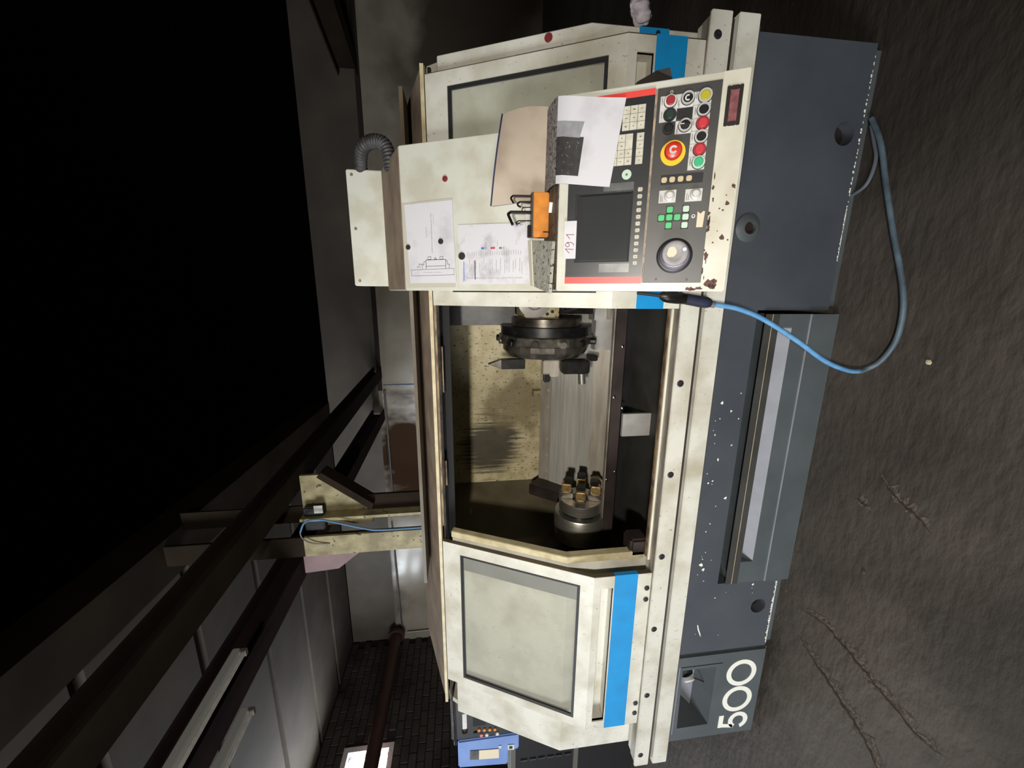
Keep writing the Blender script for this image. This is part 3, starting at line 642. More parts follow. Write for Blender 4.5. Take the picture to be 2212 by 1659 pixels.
# slanted telescopic way cover in long bent strips
P0 = Vector((0, 2.27, 0.925)); P1 = Vector((0, 2.00, 0.60)); dd = (P1 - P0); LL = dd.length; dd.normalize(); nC = Vector((0, dd.z, -dd.y))
if nC.y > 0: nC = -nC
frC = lambda a, b, c: Vector((a, P0.y + dd.y * b + nC.y * c, P0.z + dd.z * b + nC.z * c))
bands = [(0.0, 0.078, 0.0, 0.0, 'cover_dull'), (0.078, 0.165, 0.004, 0.012, 'cover'), (0.165, 0.245, 0.012, 0.006, 'cover'), (0.245, 0.335, 0.006, 0.014, 'cover'), (0.335, LL, 0.014, 0.0, 'cover_dull')]
wc = None
for (b0, b1, c0, c1, m) in bands:
    mb = MB(frC); x0, x1 = -1.16, 0.10
    mb.add([(x0, b0, c0), (x1, b0, c0), (x1, b1, c1), (x0, b1, c1), (x0, b0, -0.02), (x1, b0, -0.02), (x1, b1, -0.02), (x0, b1, -0.02)],
           [(0, 1, 2, 3), (4, 7, 6, 5), (0, 4, 5, 1), (1, 5, 6, 2), (2, 6, 7, 3), (3, 7, 4, 0)])
    o = mb.build('way_cover', m, lathe)
    if wc is None: wc = o
for k in range(8):
    MB(frC).cyl((-0.36 - 0.105 * k, 0.055, 0.0), (0, 0, 1), 0.010, 0.0025, 14).build('rivet', 'silver', wc)
MB(frC).box(-1.23, -1.16, -0.01, 0.30, -0.03, 0.11).build('bed_end_block', 'maroon', lathe, bevel=0.006)
MB().box(-1.25, 0.74, 1.96, 2.0, 0.50, 0.60).build('bed_foot', 'black', lathe)
MB().box(-0.64, -0.60, 2.34, 2.40, 0.885, 0.955).build('wedge_bracket', 'cream_in', lathe)
# front chip guard
MB().box(-1.30, 0.30, 1.70, 1.716, 0.652, 0.70).build('chip_guard', 'maroon', lathe)
MB().box(-1.30, 0.30, 1.716, 1.742, 0.694, 0.704).build('chip_guard_edge', 'track', lathe)
MB().box(-0.668, -0.556, 1.682, 1.699, 0.487, 0.645).build('guard_bracket', 'silver', lathe)
for p in ((-0.235, 1.70, 0.665), (-0.475, 1.70, 0.69), (-0.53, 1.70, 0.645), (-0.90, 1.70, 0.70), (-0.86, 1.70, 0.66)):
    MB().lathe([(0, 0.007), (0.005, 0.006), (0.007, 0.003)], p, (0, -1, 0), 10).build('guard_bolt', 'chrome', lathe, smooth=True)
# chuck
cy, cz = 1.80, 0.795
MB().lathe([(-0.14, 0.15), (0, 0.185), (0.04, 0.19), (0.08, 0.185)], (-1.42, cy, cz), (1, 0, 0), 48).build('spindle_nose', 'blacksteel', lathe, smooth=True)
chk = MB().lathe([(0, 0.125), (0.006, 0.132), (0.040, 0.132), (0.042, 0.129), (0.045, 0.129), (0.047, 0.134), (0.140, 0.134), (0.146, 0.130)], (-1.265, cy, cz), (1, 0, 0), 64).build('chuck', 'steel', lathe, smooth=True)
MB().cyl((-1.12, cy, cz), (1, 0, 0), 0.098, 0.022, 48).build('chuck_groove', 'blacksteel', chk, smooth=True)
MB().lathe([(0, 0.112), (0.048, 0.112), (0.054, 0.106), (0.054, 0.05), (0.02, 0.045)], (-1.10, cy, cz), (1, 0, 0), 48).build('chuck_face', 'steel', chk, smooth=True)
for k in range(4):
    a = math.radians(162 + 90 * k)
    e_r = Vector((0, math.cos(a), math.sin(a))); e_t = Vector((0, -math.sin(a), math.cos(a)))
    def frJ(p, q, r, e_r=e_r, e_t=e_t): return Vector((-1.046 + p, cy, cz)) + e_r * q + e_t * r
    j = MB(frJ).box(0, 0.030, 0.040, 0.112, -0.026, 0.026).build('chuck_jaw', 'darkmetal', chk, bevel=0.003)
    MB(frJ).box(0.030, 0.078, 0.050, 0.100, -0.024, 0.024).build('chuck_jaw_insert', 'brass', chk, bevel=0.005)
    MB(frJ).box(0.078, 0.104, 0.046, 0.088, -0.022, 0.022).build('chuck_jaw_tip', 'blacksteel', chk, bevel=0.004)
MB().box(-1.08, -1.0, 1.88, 1.95, 0.64, 0.70).build('coolant_nozzle', 'cream_in', lathe, bevel=0.01)
# turret
tc = (-0.215, 1.93, 0.98)
tr = MB().lathe([(0, 0.20), (0.012, 0.222), (0.06, 0.222), (0.062, 0.226)], (-0.215, 1.93, 0.98), (1, 0, 0), 48).build('turret_disc', 'blacksteel', lathe, smooth=True)
MB().lathe([(0, 0.215), (0.008, 0.236), (0.044, 0.236), (0.05, 0.228)], (-0.245, 1.93, 0.98), (1, 0, 0), 12).build('turret_ring', 'darkmetal', tr)
MB().lathe([(0, 0.19), (0.03, 0.212), (0.055, 0.212)], (-0.30, 1.93, 0.98), (1, 0, 0), 24).build('turret_face', 'darkmetal', tr)
MB().lathe([(0, 0.17), (0.035, 0.17), (0.04, 0.165)], (-0.153, 1.93, 0.98), (1, 0, 0), 48).build('turret_hub', 'darkmetal', tr, smooth=True)
for k in range(12):
    a = 2 * PI * k / 12 + 0.13
    c = Vector((-0.225, 1.93 + 0.226 * math.cos(a), 0.98 + 0.226 * math.sin(a)))
    MB().cyl(c, (0, math.cos(a), math.sin(a)), 0.017, 0.012 if k % 2 else 0.028, 14, 0.002).build('turret_clamp', 'steel' if k % 3 == 0 else 'blacksteel', tr, smooth=True)
# tool holders on the chuck side of the disc
tl = MB().box(-0.352, -0.305, 1.80, 1.845, 1.10, 1.215).build('turning_tool', 'blacksteel', tr, bevel=0.003)
MB().add([(-0.35, 1.80, 1.215), (-0.35, 1.845, 1.215), (-0.306, 1.845, 1.215), (-0.306, 1.80, 1.215), (-0.330, 1.815, 1.275), (-0.325, 1.83, 1.275)],
         [(0, 3, 2, 1), (0, 1, 5, 4), (3, 4, 5, 2), (0, 4, 3), (1, 2, 5)]).build('turning_tool_tip', 'darkmetal', tr)
MB().box(-0.385, -0.305, 1.76, 1.82, 0.945, 1.02).build('tool_block', 'cover_dull', tr, bevel=0.004)
MB().box(-0.410, -0.365, 1.755, 1.80, 0.985, 1.022).build('tool_insert', 'chrome', tr, bevel=0.006)
MB().box(-0.37, -0.305, 1.74, 1.81, 0.80, 0.93).build('tool_block', 'blacksteel', tr, bevel=0.006)
MB().tube([(-0.37, 1.76, 0.835), (-0.42, 1.76, 0.83)], 0.018, 12).build('boring_bar', 'steel', tr, smooth=True)
MB().box(-0.33, -0.30, 1.86, 1.93, 0.72, 0.76).build('tool_block', 'blacksteel', tr, bevel=0.004)
# turret head and carriage behind the right door
hd = MB().box(-0.115, 0.35, 1.87, 2.25, 0.925, 1.095).build('turret_head', 'cream_in', lathe, bevel=0.006)
MB().lathe([(0, 0.080), (0.010, 0.080), (0.013, 0.062), (0.013, 0.044), (0.022, 0.036)], (-0.035, 1.87, 1.05), (0, -1, 0), 32).build('boss', 'silver', hd, smooth=True)
for p in ((-0.095, 1.868, 1.06), (-0.085, 1.868, 0.96), (-0.097, 1.868, 0.985)):
    MB().cyl(p, (0, -1, 0), 0.008, 0.003, 12).build('head_bolt', 'rubber', hd)
MB().box(-0.165, 0.45, 2.06, 2.38, 1.115, 1.55).build('column_casting', 'casting', lathe, bevel=0.01)
MB().box(-0.10, 0.4, 1.93, 2.1, 0.72, 0.925).build('carriage_block', 'blacksteel', lathe)
mb = MB()
for k in range(5):
    rr = random.Random(k); pts = smooth_path([(-0.02 - 0.01 * k, 1.90, 0.80 + 0.02 * k), (-0.06 - 0.01 * rr.random(), 1.87, 0.83 + 0.03 * rr.random()), (-0.09 + 0.02 * rr.random(), 1.89, 0.86 + 0.02 * k * rr.random()), (-0.02, 1.91, 0.90)], 5)
    mb.tube(pts, 0.008, 8)
mb.build('coolant_hoses', 'rubber', lathe, smooth=True)
MB().lathe([(0, 0.024), (0.05, 0.024), (0.07, 0.012)], (0.02, 1.86, 0.755), (-1, 0, 0), 18).build('tailstock_quill', 'blacksteel', lathe, smooth=True)
MB().lathe([(0, 0.008), (0.05, 0.006), (0.10, 0.0008)], (-0.02, 1.855, 0.757), (-1, 0, 0), 14).build('tailstock_centre', 'chrome', lathe, smooth=True)
MB().box(-0.285, 0.30, 1.93, 2.0, 0.555, 0.715).box(-0.13, 0.30, 1.90, 2.0, 0.60, 0.735).build('tailstock_cover', 'silver', lathe, bevel=0.003)
MB().box(-0.125, 0.02, 1.885, 1.90, 0.615, 0.675).build('rating_plate', 'track', lathe)

# red magnet on the right guard end and rag on the machine end
tag(MB().cyl((0.7993, 1.435, 1.12), (0, 0, 1), 0.001, 0.001, 4).build('tmp', 'black'), 'x', 'x'); bpy.data.objects.remove(bpy.data.objects['tmp'])
tag(MB(frG).cyl((0.782, 0.135, 0.0008), (0, 0, 1), 0.013, 0.003, 24, 0.001).build('round_magnet', 'magnet_red', smooth=True, origin=(0.782, 1.40, 1.11)), 'dark red round magnet on the cream guard at the right end of the lathe', 'magnet')

# ================================================================== DRIP TANK in the notch of the base
tk = thing('drip_tank', (-0.64, 1.45, 0), 'low slate grey coolant tank pushed into the notch under the lathe', 'tank')
MB().prism_x([(1.303, 0.0), (1.303, 0.185), (1.372, 0.243), (1.303, 0.243), (1.303, 0.268), (1.303, 0.272), (1.90, 0.262), (1.90, 0.0)], -1.11, -0.115).build('body', 'slate_plain', tk)
MB().box(-1.213, -1.11, 1.303, 1.90, 0.0, 0.272).build('left_end', 'slate_plain', tk)
MB().box(-0.115, -0.068, 1.303, 1.90, 0.0, 0.272).build('right_end', 'slate_plain', tk)
MB().box(-1.213, -0.068, 1.2985, 1.3028, 0.002, 0.1135).build('lower_panel', 'slate_plain', tk)
MB().box(-1.213, -0.068, 1.2985, 1.3028, 0.1137, 0.1170).build('front_edge', 'lavender', tk)
MB().add([(-1.105, 1.3025, 0.1868), (-0.12, 1.3025, 0.1868), (-0.12, 1.369, 0.2425), (-1.072, 1.369, 0.2425), (-1.105, 1.3025, 0.1862), (-0.12, 1.3025, 0.1862), (-0.12, 1.369, 0.2415), (-1.072, 1.369, 0.2415)],
         [(0, 1, 2, 3), (7, 6, 5, 4), (0, 4, 5, 1), (1, 5, 6, 2), (2, 6, 7, 3), (3, 7, 4, 0)]).build('finger_groove', 'lavender', tk)  # pale colour stands in for light caught by the upturned groove slope
MB().box(-1.213, -0.068, 1.3005, 1.3028, 0.2435, 0.2705).build('upper_band', 'slate_dark', tk)
MB().box(-1.213, -0.068, 1.3000, 1.3028, 0.2705, 0.2725).build('upper_edge', 'cream_edge', tk)
MB().box(-1.213, -0.068, 1.3005, 1.3028, 0.2725, 0.300).build('upper_band', 'slate_dark', tk)

# ================================================================== CONTROL PANEL
CP = thing('control_panel', (0.26, 1.3, 0.70), 'cream hanging control panel with dark screen, keypad and red emergency stop', 'control panel')
W_ = Vector((0, 0.194, 0.394)).normalized(); NN = Vector((0, -W_.z, W_.y))
def face(O): return lambda a, b, c: Vector((O[0] + a / 1000, O[1] + W_.y * b / 1000 + NN.y * c / 1000, O[2] + W_.z * b / 1000 + NN.z * c / 1000))
F1 = face((0.008, 0.95, 0.726)); F2 = face((0.010, 1.336, 1.12))
prof = [(0.95, 0.726), (1.144, 1.12), (1.336, 1.115), (1.575, 1.605), (1.88, 1.72), (1.88, 1.64), (1.66, 1.575), (1.60, 1.55), (1.362, 1.09), (1.245, 0.87), (1.235, 0.726)]
MB().prism_x(prof, 0.008, 0.508).build('housing', 'cream_panel', CP, bevel=0.0025)
MB().box(0.012, 0.504, 1.152, 1.330, 1.1175, 1.1215).build('ledge_top', 'dirtyledge', CP)
MB().prism_x([(1.577, 1.6066), (1.876, 1.7192), (1.876, 1.7212), (1.576, 1.6086)], 0.012, 0.504).build('top_cover', 'roof', CP)
MB(F1).box(2, 498, 3, 57, 0.2, 0.9).build('lower_rim', 'cream_lower', CP)
# peeled paint patches
rnd = random.Random(11); mb = MB(F1)
def blob(cu, cw, ru, rw, n=11, sd=0.4):
    mb.add([(cu + ru * math.cos(2 * PI * k / n) * rnd.uniform(1 - sd, 1 + sd), cw + rw * math.sin(2 * PI * k / n) * rnd.uniform(1 - sd, 1 + sd), 1.0) for k in range(n)], [tuple(range(n))])
for b in ((211, 18, 6, 4), (133, 21, 7, 5), (88, 52, 9, 5), (19, 36, 12, 13), (8, 62, 4, 9), (12, 30, 9, 8), (26, 26, 6, 6), (6, 84, 5, 8), (251, 9, 4, 4), (246, 6, 2, 2), (120, 40, 2, 2), (200, 34, 2, 2), (196, 26, 2, 3), (5, 74, 3, 6), (150, 56, 4, 5), (168, 58, 5, 6), (190, 57, 4, 4), (230, 22, 2, 2), (126, 7, 2, 2), (148, 33, 1.5, 1.5)): blob(*b)
for k in range(14): blob(rnd.uniform(20, 300), rnd.uniform(50, 57), rnd.uniform(3, 10), rnd.uniform(1, 3))
mb.build('paint_chips', 'rust', CP)['kind'] = 'stuff'
# display and keyboard unit
du = MB(F1)
du.box(38, 76, 206, 414, 0, 6).box(256, 469, 206, 414, 0, 6).box(76, 256, 206, 240, 0, 6).box(76, 256, 392, 414, 0, 6).box(76, 256, 240, 392, 0, 0.6)
du = du.build('display_unit', 'bezel', CP)
MB(F1).box(20, 38, 206, 415, 0, 6.5).build('red_trim', 'red', CP)
MB(F1).box(469, 483, 206, 415, 0, 6.5).build('red_trim', 'red', CP)
MB(F1).add([(78, 242, 1.2), (254, 242, 1.2), (254, 390, 1.2), (78, 390, 1.2), (84, 248, 3.0), (248, 248, 3.0), (248, 374, 3.0), (84, 374, 3.0)],
           [(0, 4, 5, 1), (1, 5, 6, 2), (2, 6, 7, 3), (3, 7, 4, 0)]).build('screen_frame', 'rubber', du)
MB(F1).box(84, 248, 248, 374, 1.0, 2.6).build('screen', 'screen', du)
MB(F1).box(257, 276, 242, 319, 6, 7).build('label_bar', 'plategrey', du)
MB(F1).box(50, 73, 240, 320, 6, 7).build('label_bar', 'plategrey', du)
MB(F1).box(38, 47, 206, 414, 6, 8).build('lower_ridge', 'bezel', du)
for k in range(12):
    u = 73.5 + k * 16.6
    MB(F1).box(u - 5.6, u + 5.6, 219, 231.5, 5.5, 9).build('soft_key', 'key', du, bevel=0.0018)
leg = MB(F1)
def legend(u, w, du_, dw_, h): leg.add([(u - du_, w - dw_, h), (u + du_, w - dw_, h), (u + du_, w + dw_, h), (u - du_, w + dw_, h)], [(0, 1, 2, 3)])
for k in range(12): legend(73.5 + k * 16.6, 225, 0.9, 2.0, 9.12)
def keyblock(u0, w0, nu, nw, pu, pw, skip=()):
    for i in range(nu):
        for j in range(nw):
            if (i, j) in skip: continue
            MB(F1).box(u0 + i * pu + 0.5, u0 + (i + 1) * pu - 0.5, w0 + j * pw + 0.5, w0 + (j + 1) * pw - 0.5, 5.5, 8).build('key', 'key', du)
            legend(u0 + (i + 0.5) * pu, w0 + (j + 0.5) * pw, rnd.uniform(0.7, 1.6), rnd.uniform(1.2, 3.6), 8.12)
keyblock(396, 226, 3, 3, 18.5, 18.4); keyblock(397, 290, 3, 4, 18.2, 18.4)
keyblock(316, 252, 4, 6, 18.2, 18.4, skip=((2, 0), (3, 0)))
MB(F1).box(352.9, 388.3, 252.5, 270, 5.5, 8).build('key', 'key', du)
keyblock(316, 225, 4, 1, 18.1, 18.4)
leg.build('key_legends', 'legend', du)['kind'] = 'stuff'
MB(F1).cyl((294, 262, 6), (0, 0, 1), 12, 1.0, 32).build('round_label', 'palekey', du)
MB(F1).cyl((294, 262, 7), (0, 0, 1), 3.2, 0.4, 16).build('round_label_mark', 'legend', du)
# operator plate
op = MB(F1).box(22, 482, 58, 201, 0, 3).build('operator_plate', 'op', CP, bevel=0.0008, segs=1)
MB(F1).box(22, 482, 201.5, 205.5, 0, 1.6).build('plate_joint', 'seam', CP)
MB(F1).box(406, 463, 154, 193, 3, 3.7).box(433, 463, 117.5, 154, 3, 3.7).box(376, 405, 115, 154, 3, 3.7).box(292, 463, 79, 117, 3, 3.7).build('label_plate', 'white', op)
lb = MB(F1)
for (u, w, a, b) in ((455, 189, 5, 0.8), (449, 189, 5, 0.6), (425, 188, 5, 0.7), (419, 188, 4, 0.6), (445, 151, 5, 0.7), (438, 150, 4, 0.7), (458, 112, 5, 0.7), (453, 112, 5, 0.7), (425, 112, 5, 0.8), (419, 112, 5, 0.7), (397, 113, 5, 0.8), (368, 113, 5, 0.8), (362, 113, 4, 0.7), (340, 113, 5, 0.8), (313, 112, 6, 1.0), (307, 112, 5, 0.8), (390, 149, 7, 0.8), (385, 149, 5, 0.7), (381, 149, 5, 0.6)):
    lb.add([(u - a, w - b, 3.85), (u + a, w - b, 3.85), (u + a, w + b, 3.85), (u - a, w + b, 3.85)], [(0, 1, 2, 3)])
for u in (292 + 29, 292 + 58, 292 + 86, 292 + 113, 292 + 142): lb.add([(u, 79, 3.85), (u + 0.8, 79, 3.85), (u + 0.8, 117, 3.85), (u, 117, 3.85)], [(0, 1, 2, 3)])
lb.build('label_lines', 'legend', op)
def button(u, w, r, cap, ringm=None, h=7, name='push_button', rr=None):
    if ringm: MB(F1).cyl((u, w, 3.2), (0, 0, 1), r * 1.10, 1.2, 28).build(name + '_seat', 'rubber', op)
    if ringm: MB(F1).ring((u, w, 3.5), (0, 0, 1), r, r * 0.74, 5.5, 28).build(name + '_bezel', ringm, op, smooth=True)
    return MB(F1).lathe([(0, r * 0.735), (h - 1.5, r * 0.735), (h, r * 0.62)], (u, w, 3.2), (0, 0, 1), 28).build(name, cap, op, smooth=True)
button(450, 170, 14, 'darkred', 'white', 11); button(421, 169, 14, 'darkgreen', 'rubber', 8); button(391, 169, 13.5, 'knobblack', 'rubber', 5, name='blank_plug')
MB(F1).box(409, 431, 119, 152, 3, 4.2).build('blank_cover', 'rubber', op)
button(452, 131, 14.5, 'knobblack', 'bezelring', 4, name='key_switch', rr=12)
MB(F1).add([(452 + 7 * math.cos(a) if k % 2 == 0 else 452 + 3.6 * math.cos(a), 131 + (7 if k % 2 == 0 else 3.6) * math.sin(a), 7.5) for k in range(26) for a in [math.radians(-30 + 250 * (k // 2) / 12)]],
            [(2 * i, 2 * i + 2, 2 * i + 3, 2 * i + 1) for i in range(12)]).build('key_switch_mark', 'white', op)
button(394, 132, 14.5, 'knobblack', 'bezelring', 6, name='selector', rr=12)
MB(F1).box(390, 398, 120, 144, 8.5, 16).build('selector_grip', 'knobblack', op, bevel=0.002)
MB(F1).box(393, 395, 134, 144, 16, 16.4).build('selector_pointer', 'tape', op)
button(452, 93, 15, 'yellowbtn', 'bezelring', 6, rr=12.5); button(423, 93.5, 14.5, 'knobblack', 'bezelring', 4, rr=12); button(394, 93, 14, 'redbtn', 'darkred', 10, rr=12)
button(365, 93, 14.5, 'knobblack', 'bezelring', 4, rr=12); button(337, 94, 14, 'redbtn', 'darkred', 10, rr=12); button(308, 93, 14.5, 'greenbtn', 'palekey', 10, rr=12.5)
MB(F1).cyl((335, 154, 3), (0, 0, 1), 29, 1.2, 40).build('emergency_stop_ring', 'yellow', op)
es = MB(F1).lathe([(0, 14), (10, 14), (12, 20), (18, 20.5), (24, 18), (26, 13)], (335, 154, 4), (0, 0, 1), 36).build('emergency_stop', 'estop', op, smooth=True)
MB(F1).add([(335 + (9.5 if k % 2 == 0 else 4.5) * math.cos(a), 154 + (9.5 if k % 2 == 0 else 4.5) * math.sin(a), 30.3) for k in range(34) for a in [math.radians(-60 + 300 * (k // 2) / 16)]],
            [(2 * i, 2 * i + 2, 2 * i + 3, 2 * i + 1) for i in range(16)]).build('emergency_stop_mark', 'white', es)
MB(F1).box(263, 286, 79, 177, 3, 3.8).build('key_strip', 'rubber', op)
for w in (169, 150, 130.5, 111): MB(F1).box(267.5, 280.5, w - 6.5, w + 6.5, 3.5, 8).build('small_key', 'tankey', op, bevel=0.002)
for (u0, u1, w0, w1_, u, w) in ((220, 250, 137.5, 178, 236, 153), (220, 249, 77, 116, 236, 92.5)):
    MB(F1).box(u0, u1, w0, w1_, 3, 3.7).build('dial_plate', 'white', op)
    k_ = MB(F1).lathe([(0, 13), (4, 13), (6, 10), (6.2, 8), (14, 7)], (u, w, 3.5), (0, 0, 1), 28).build('override_dial', 'bezelring', op, smooth=True)
    MB(F1).cyl((u, w, 17.4), (0, 0, 1), 5.2, 1.0, 20).build('dial_cap', 'white', k_)
    MB(F1).box(u0 + 3, u0 + 20, w1_ - 5, w1_ - 3.5, 3.7, 3.85).box(u0 + 3, u0 + 16, w1_ - 9, w1_ - 7.5, 3.7, 3.85).build('dial_text', 'legend', op)
for (u, w, m) in ((203, 149, 'greenkey'), (184, 168, 'greenkey'), (184.5, 149, 'greenkey'), (184, 130, 'greenkey'), (165, 149, 'greenkey'), (203, 111, 'palekey'), (184, 110.5, 'palekey'), (164.5, 111, 'palekey')):
    MB(F1).box(u - 9, u + 9, w - 9, w + 9, 3, 4.5).build('key_frame', 'rubber', op)
    MB(F1).box(u - 7.2, u + 7.2, w - 7.2, w + 7.2, 4.5, 9).build('axis_key', m, op, bevel=0.0015)
button(185, 92, 7, 'white', None, 3, name='round_lock'); MB(F1).cyl((185, 92, 6.3), (0, 0, 1), 2.0, 0.3, 12).build('lock_hole', 'rubber', op)
MB(F1).add([(158, 68, 3.6), (195, 66, 3.6), (196, 70, 3.6), (190, 76, 3.6), (196, 83, 3.6), (158, 83, 3.6)], [(0, 1, 2, 3, 4, 5)]).build('tape_scrap', 'tape', op)
hw = MB(F1).lathe([(0, 44), (3, 44), (4, 41), (5, 36)], (90, 128, 3), (0, 0, 1), 48).build('handwheel_seat', 'knobblack', op, smooth=True)
MB(F1).lathe([(0, 34), (10, 37), (20, 34), (24, 30)], (90, 128, 6), (0, 0, 1), 48).build('handwheel_skirt', 'skirt', op, smooth=True)
hw = MB(F1).lathe([(0, 30), (6, 32), (12, 31), (13, 28), (11, 18), (11, 0.5)], (93, 128, 26), (0, 0, 1), 48).build('handwheel', 'wheel', op, smooth=True)
MB(F1).add([(96 + 14 * math.cos(2 * PI * k / 14) * rnd.uniform(0.8, 1.05), 136 + 12 * math.sin(2 * PI * k / 14) * rnd.uniform(0.85, 1.05), 37.4) for k in range(14)], [tuple(range(14))]).build('handwheel_label', 'tape', hw)
MB(F1).cyl((102, 107, 37), (0, 0, 1), 6, 4, 20, 1.0).build('handwheel_grip', 'dishchrome', hw, smooth=True)
for (u, w) in ((31, 168), (30, 92)): MB(F1).cyl((u, w, 3), (0, 0, 1), 3.5, 1.2, 14).build('plate_screw', 'bolt', op)
MB(F1).ring((470, 169, 3), (0, 0, 1), 3.5, 2.2, 0.8, 14).build('plate_screw', 'tape', op)
# hour meter window below
mt = MB(F1).box(382, 466, 13, 21, 0, 5).box(382, 466, 39, 47, 0, 5).box(382, 391, 21, 39, 0, 5).box(457, 466, 21, 39, 0, 5).build('meter_frame', 'brownblack', CP, bevel=0.0012)
MB(F1).box(391, 457, 21, 39, 0.3, 2.4).build('meter_window', 'meter', mt)
# top box, corrugated conduit, rear bracket
tb = MB().box(0.028, 0.507, 1.88, 2.02, 1.69, 1.868).build('top_box', 'cream_panel', CP, bevel=0.004)
for x in (0.05, 0.27, 0.485):
    for z in (1.715, 1.845): MB().cyl((x, 1.8795, z), (0, -1, 0), 0.006, 0.003, 12).build('box_screw', 'rusty', tb)
MB().tube(smooth_path([(0.47, 1.74, 1.66), (0.525, 1.74, 1.665), (0.568, 1.75, 1.685), (0.58, 1.77, 1.73), (0.565, 1.80, 1.775), (0.535, 1.86, 1.80), (0.50, 1.93, 1.815)], 9), 0.026, 14, corr=0.07).build('conduit', 'conduit', CP, smooth=True)
MB().add([(0.40, 1.236, 0.79), (0.598, 1.20, 0.79), (0.622, 1.20, 0.80), (0.622, 1.22, 0.828), (0.60, 1.24, 0.876), (0.40, 1.25, 0.876),
          (0.40, 1.262, 0.79), (0.598, 1.262, 0.79), (0.622, 1.262, 0.80), (0.622, 1.262, 0.828), (0.60, 1.262, 0.876), (0.40, 1.262, 0.876)],
         [(0, 1, 2, 3, 4, 5), (11, 10, 9, 8, 7, 6)] + [(i, (i + 1) % 6, 6 + (i + 1) % 6, 6 + i) for i in range(6)]).build('support_arm', 'brownblack', CP)

# ================================================================== THINGS ON THE CONTROL PANEL
def sheet_obj(name, pts, m, F, h, parent=None, bend=0.0, n=10):
    """thin sheet from four corners (right top, right bottom, left bottom, left top) with a slight curl"""
    mb = MB(F); rt, rb, lbm, lt = [Vector((p[0], p[1], 0)) for p in pts]; vs = []; fs = []
    for t in (0, 1):
        for i in range(n + 1):
            for j in range(n + 1):
                a = i / n; b = j / n
                p = (lt * (1 - a) + rt * a) * (1 - b) + (lbm * (1 - a) + rb * a) * b
                c = h + bend * (abs(2 * a - 1) ** 2 + 0.5 * abs(2 * b - 1) ** 3) + 0.5 * bend * noise.noise(Vector((a * 3, b * 3, h))) + (0.25 if t else 0)
                vs.append((p.x, p.y, c))
    q = (n + 1) ** 2
    for i in range(n):
        for j in range(n):
            k = i * (n + 1) + j
            fs.append((q + k, q + k + 1, q + k + n + 2, q + k + n + 1)); fs.append((k, k + n + 1, k + n + 2, k + 1))
    for i in range(n):
        for (a, b) in ((i, i + 1), (n * (n + 1) + i + 1, n * (n + 1) + i)): fs.append((a, b, q + b, q + a))
        for (a, b) in (((i + 1) * (n + 1), i * (n + 1)), (i * (n + 1) + n, (i + 1) * (n + 1) + n)): fs.append((a, b, q + b, q + a))
    return mb.add(vs, fs).build(name, m, parent)
def line(mb, p, q, w, h):
    p = Vector((p[0], p[1], 0)); q = Vector((q[0], q[1], 0)); d = (q - p).normalized(); s_ = Vector((-d.y, d.x, 0)) * w / 2; e = d * w * 0.4
    mb.add([tuple(p - e + s_ + Vector((0, 0, h))), tuple(p - e - s_ + Vector((0, 0, h))), tuple(q + e - s_ + Vector((0, 0, h))), tuple(q + e + s_ + Vector((0, 0, h)))], [(0, 1, 2, 3)])
def poly(mb, pts, w, h, close=False):
    for a, b in zip(pts, pts[1:]): line(mb, a, b, w, h)
    if close: line(mb, pts[-1], pts[0], w, h)
# sheet 1: clamping drawing
t = thing('drawing_sheet', F2(166, 430, 2), 'smudged white sheet with a line drawing of a clamping fixture, uppermost on the panel', 'paper')
sheet_obj('sleeve', [(306, 541), (312, 333), (10, 330), (8, 536)], 'sleeve', F2, 1.0, t)
sheet_obj('sheet', [(302, 528), (306, 333), (26, 325), (25, 519)], 'paper', F2, 2.0, t)
mb = MB(F2); h = 2.6
poly(mb, [(72.7, 511), (76.4, 332.7), (54.1, 333.4), (51.3, 510.8)], 1.1, h, True)
poly(mb, [(76.7, 447.5), (107.6, 447.3), (108.4, 365.5), (78, 366.6)], 1.8, h); line(mb, (85.1, 447.1), (86.2, 366.3), 1.4, h)
poly(mb, [(101.8, 449.1), (101.2, 456.2), (91.2, 456.7), (90.1, 462.4), (75.7, 463.2)], 1.4, h)
poly(mb, [(103.7, 365.7), (103.6, 358.9), (91.9, 359.3), (91.8, 351.2), (76.6, 351.7)], 1.4, h)
poly(mb, [(118.1, 438.9), (119, 425.7), (109.6, 426.2), (108.7, 439.4)], 1.4, h, True); poly(mb, [(118.2, 388.9), (119.1, 376.9), (109.7, 376.4), (108.8, 388.8)], 1.4, h, True)
poly(mb, [(116.2, 407.8), (109.3, 413.6), (109.6, 402)], 1.3, h, True)
mb.build('drawing_lines', 'print', t)
mb = MB(F2)
def textrow(mb, u0, u1, w, hgt, h, gap=1.6):
    u = u0
    while u < u1:
        l = rnd.uniform(1.0, 3.2)
        for _ in range(2):
            uu = u + rnd.uniform(0, l * 0.6); mb.add([(uu, w - hgt / 2, h), (uu + rnd.uniform(0.4, 0.9), w - hgt / 2, h), (uu + rnd.uniform(0.4, 0.9), w + hgt / 2, h), (uu, w + hgt / 2, h)], [(0, 1, 2, 3)])
        mb.add([(u, w - 0.25, h), (u + l, w - 0.25, h), (u + l, w + 0.3, h), (u, w + 0.3, h)], [(0, 1, 2, 3)])
        u += l + rnd.uniform(0.4, gap)
textrow(mb, 132, 266, 419.5, 3.0, 2.6); textrow(mb, 185, 220, 441, 2.2, 2.6); textrow(mb, 230, 262, 410, 1.6, 2.6)
def textcol(mb, w0, w1, u, hgt, h):
    w = w0
    while w > w1:
        l = rnd.uniform(1, 3); mb.add([(u - hgt / 2, w, h), (u - hgt / 2 + rnd.uniform(0.5, hgt), w, h), (u + hgt / 2, w - l, h), (u, w - l, h)], [(0, 1, 2, 3)]); w -= l + rnd.uniform(0.3, 1.2)
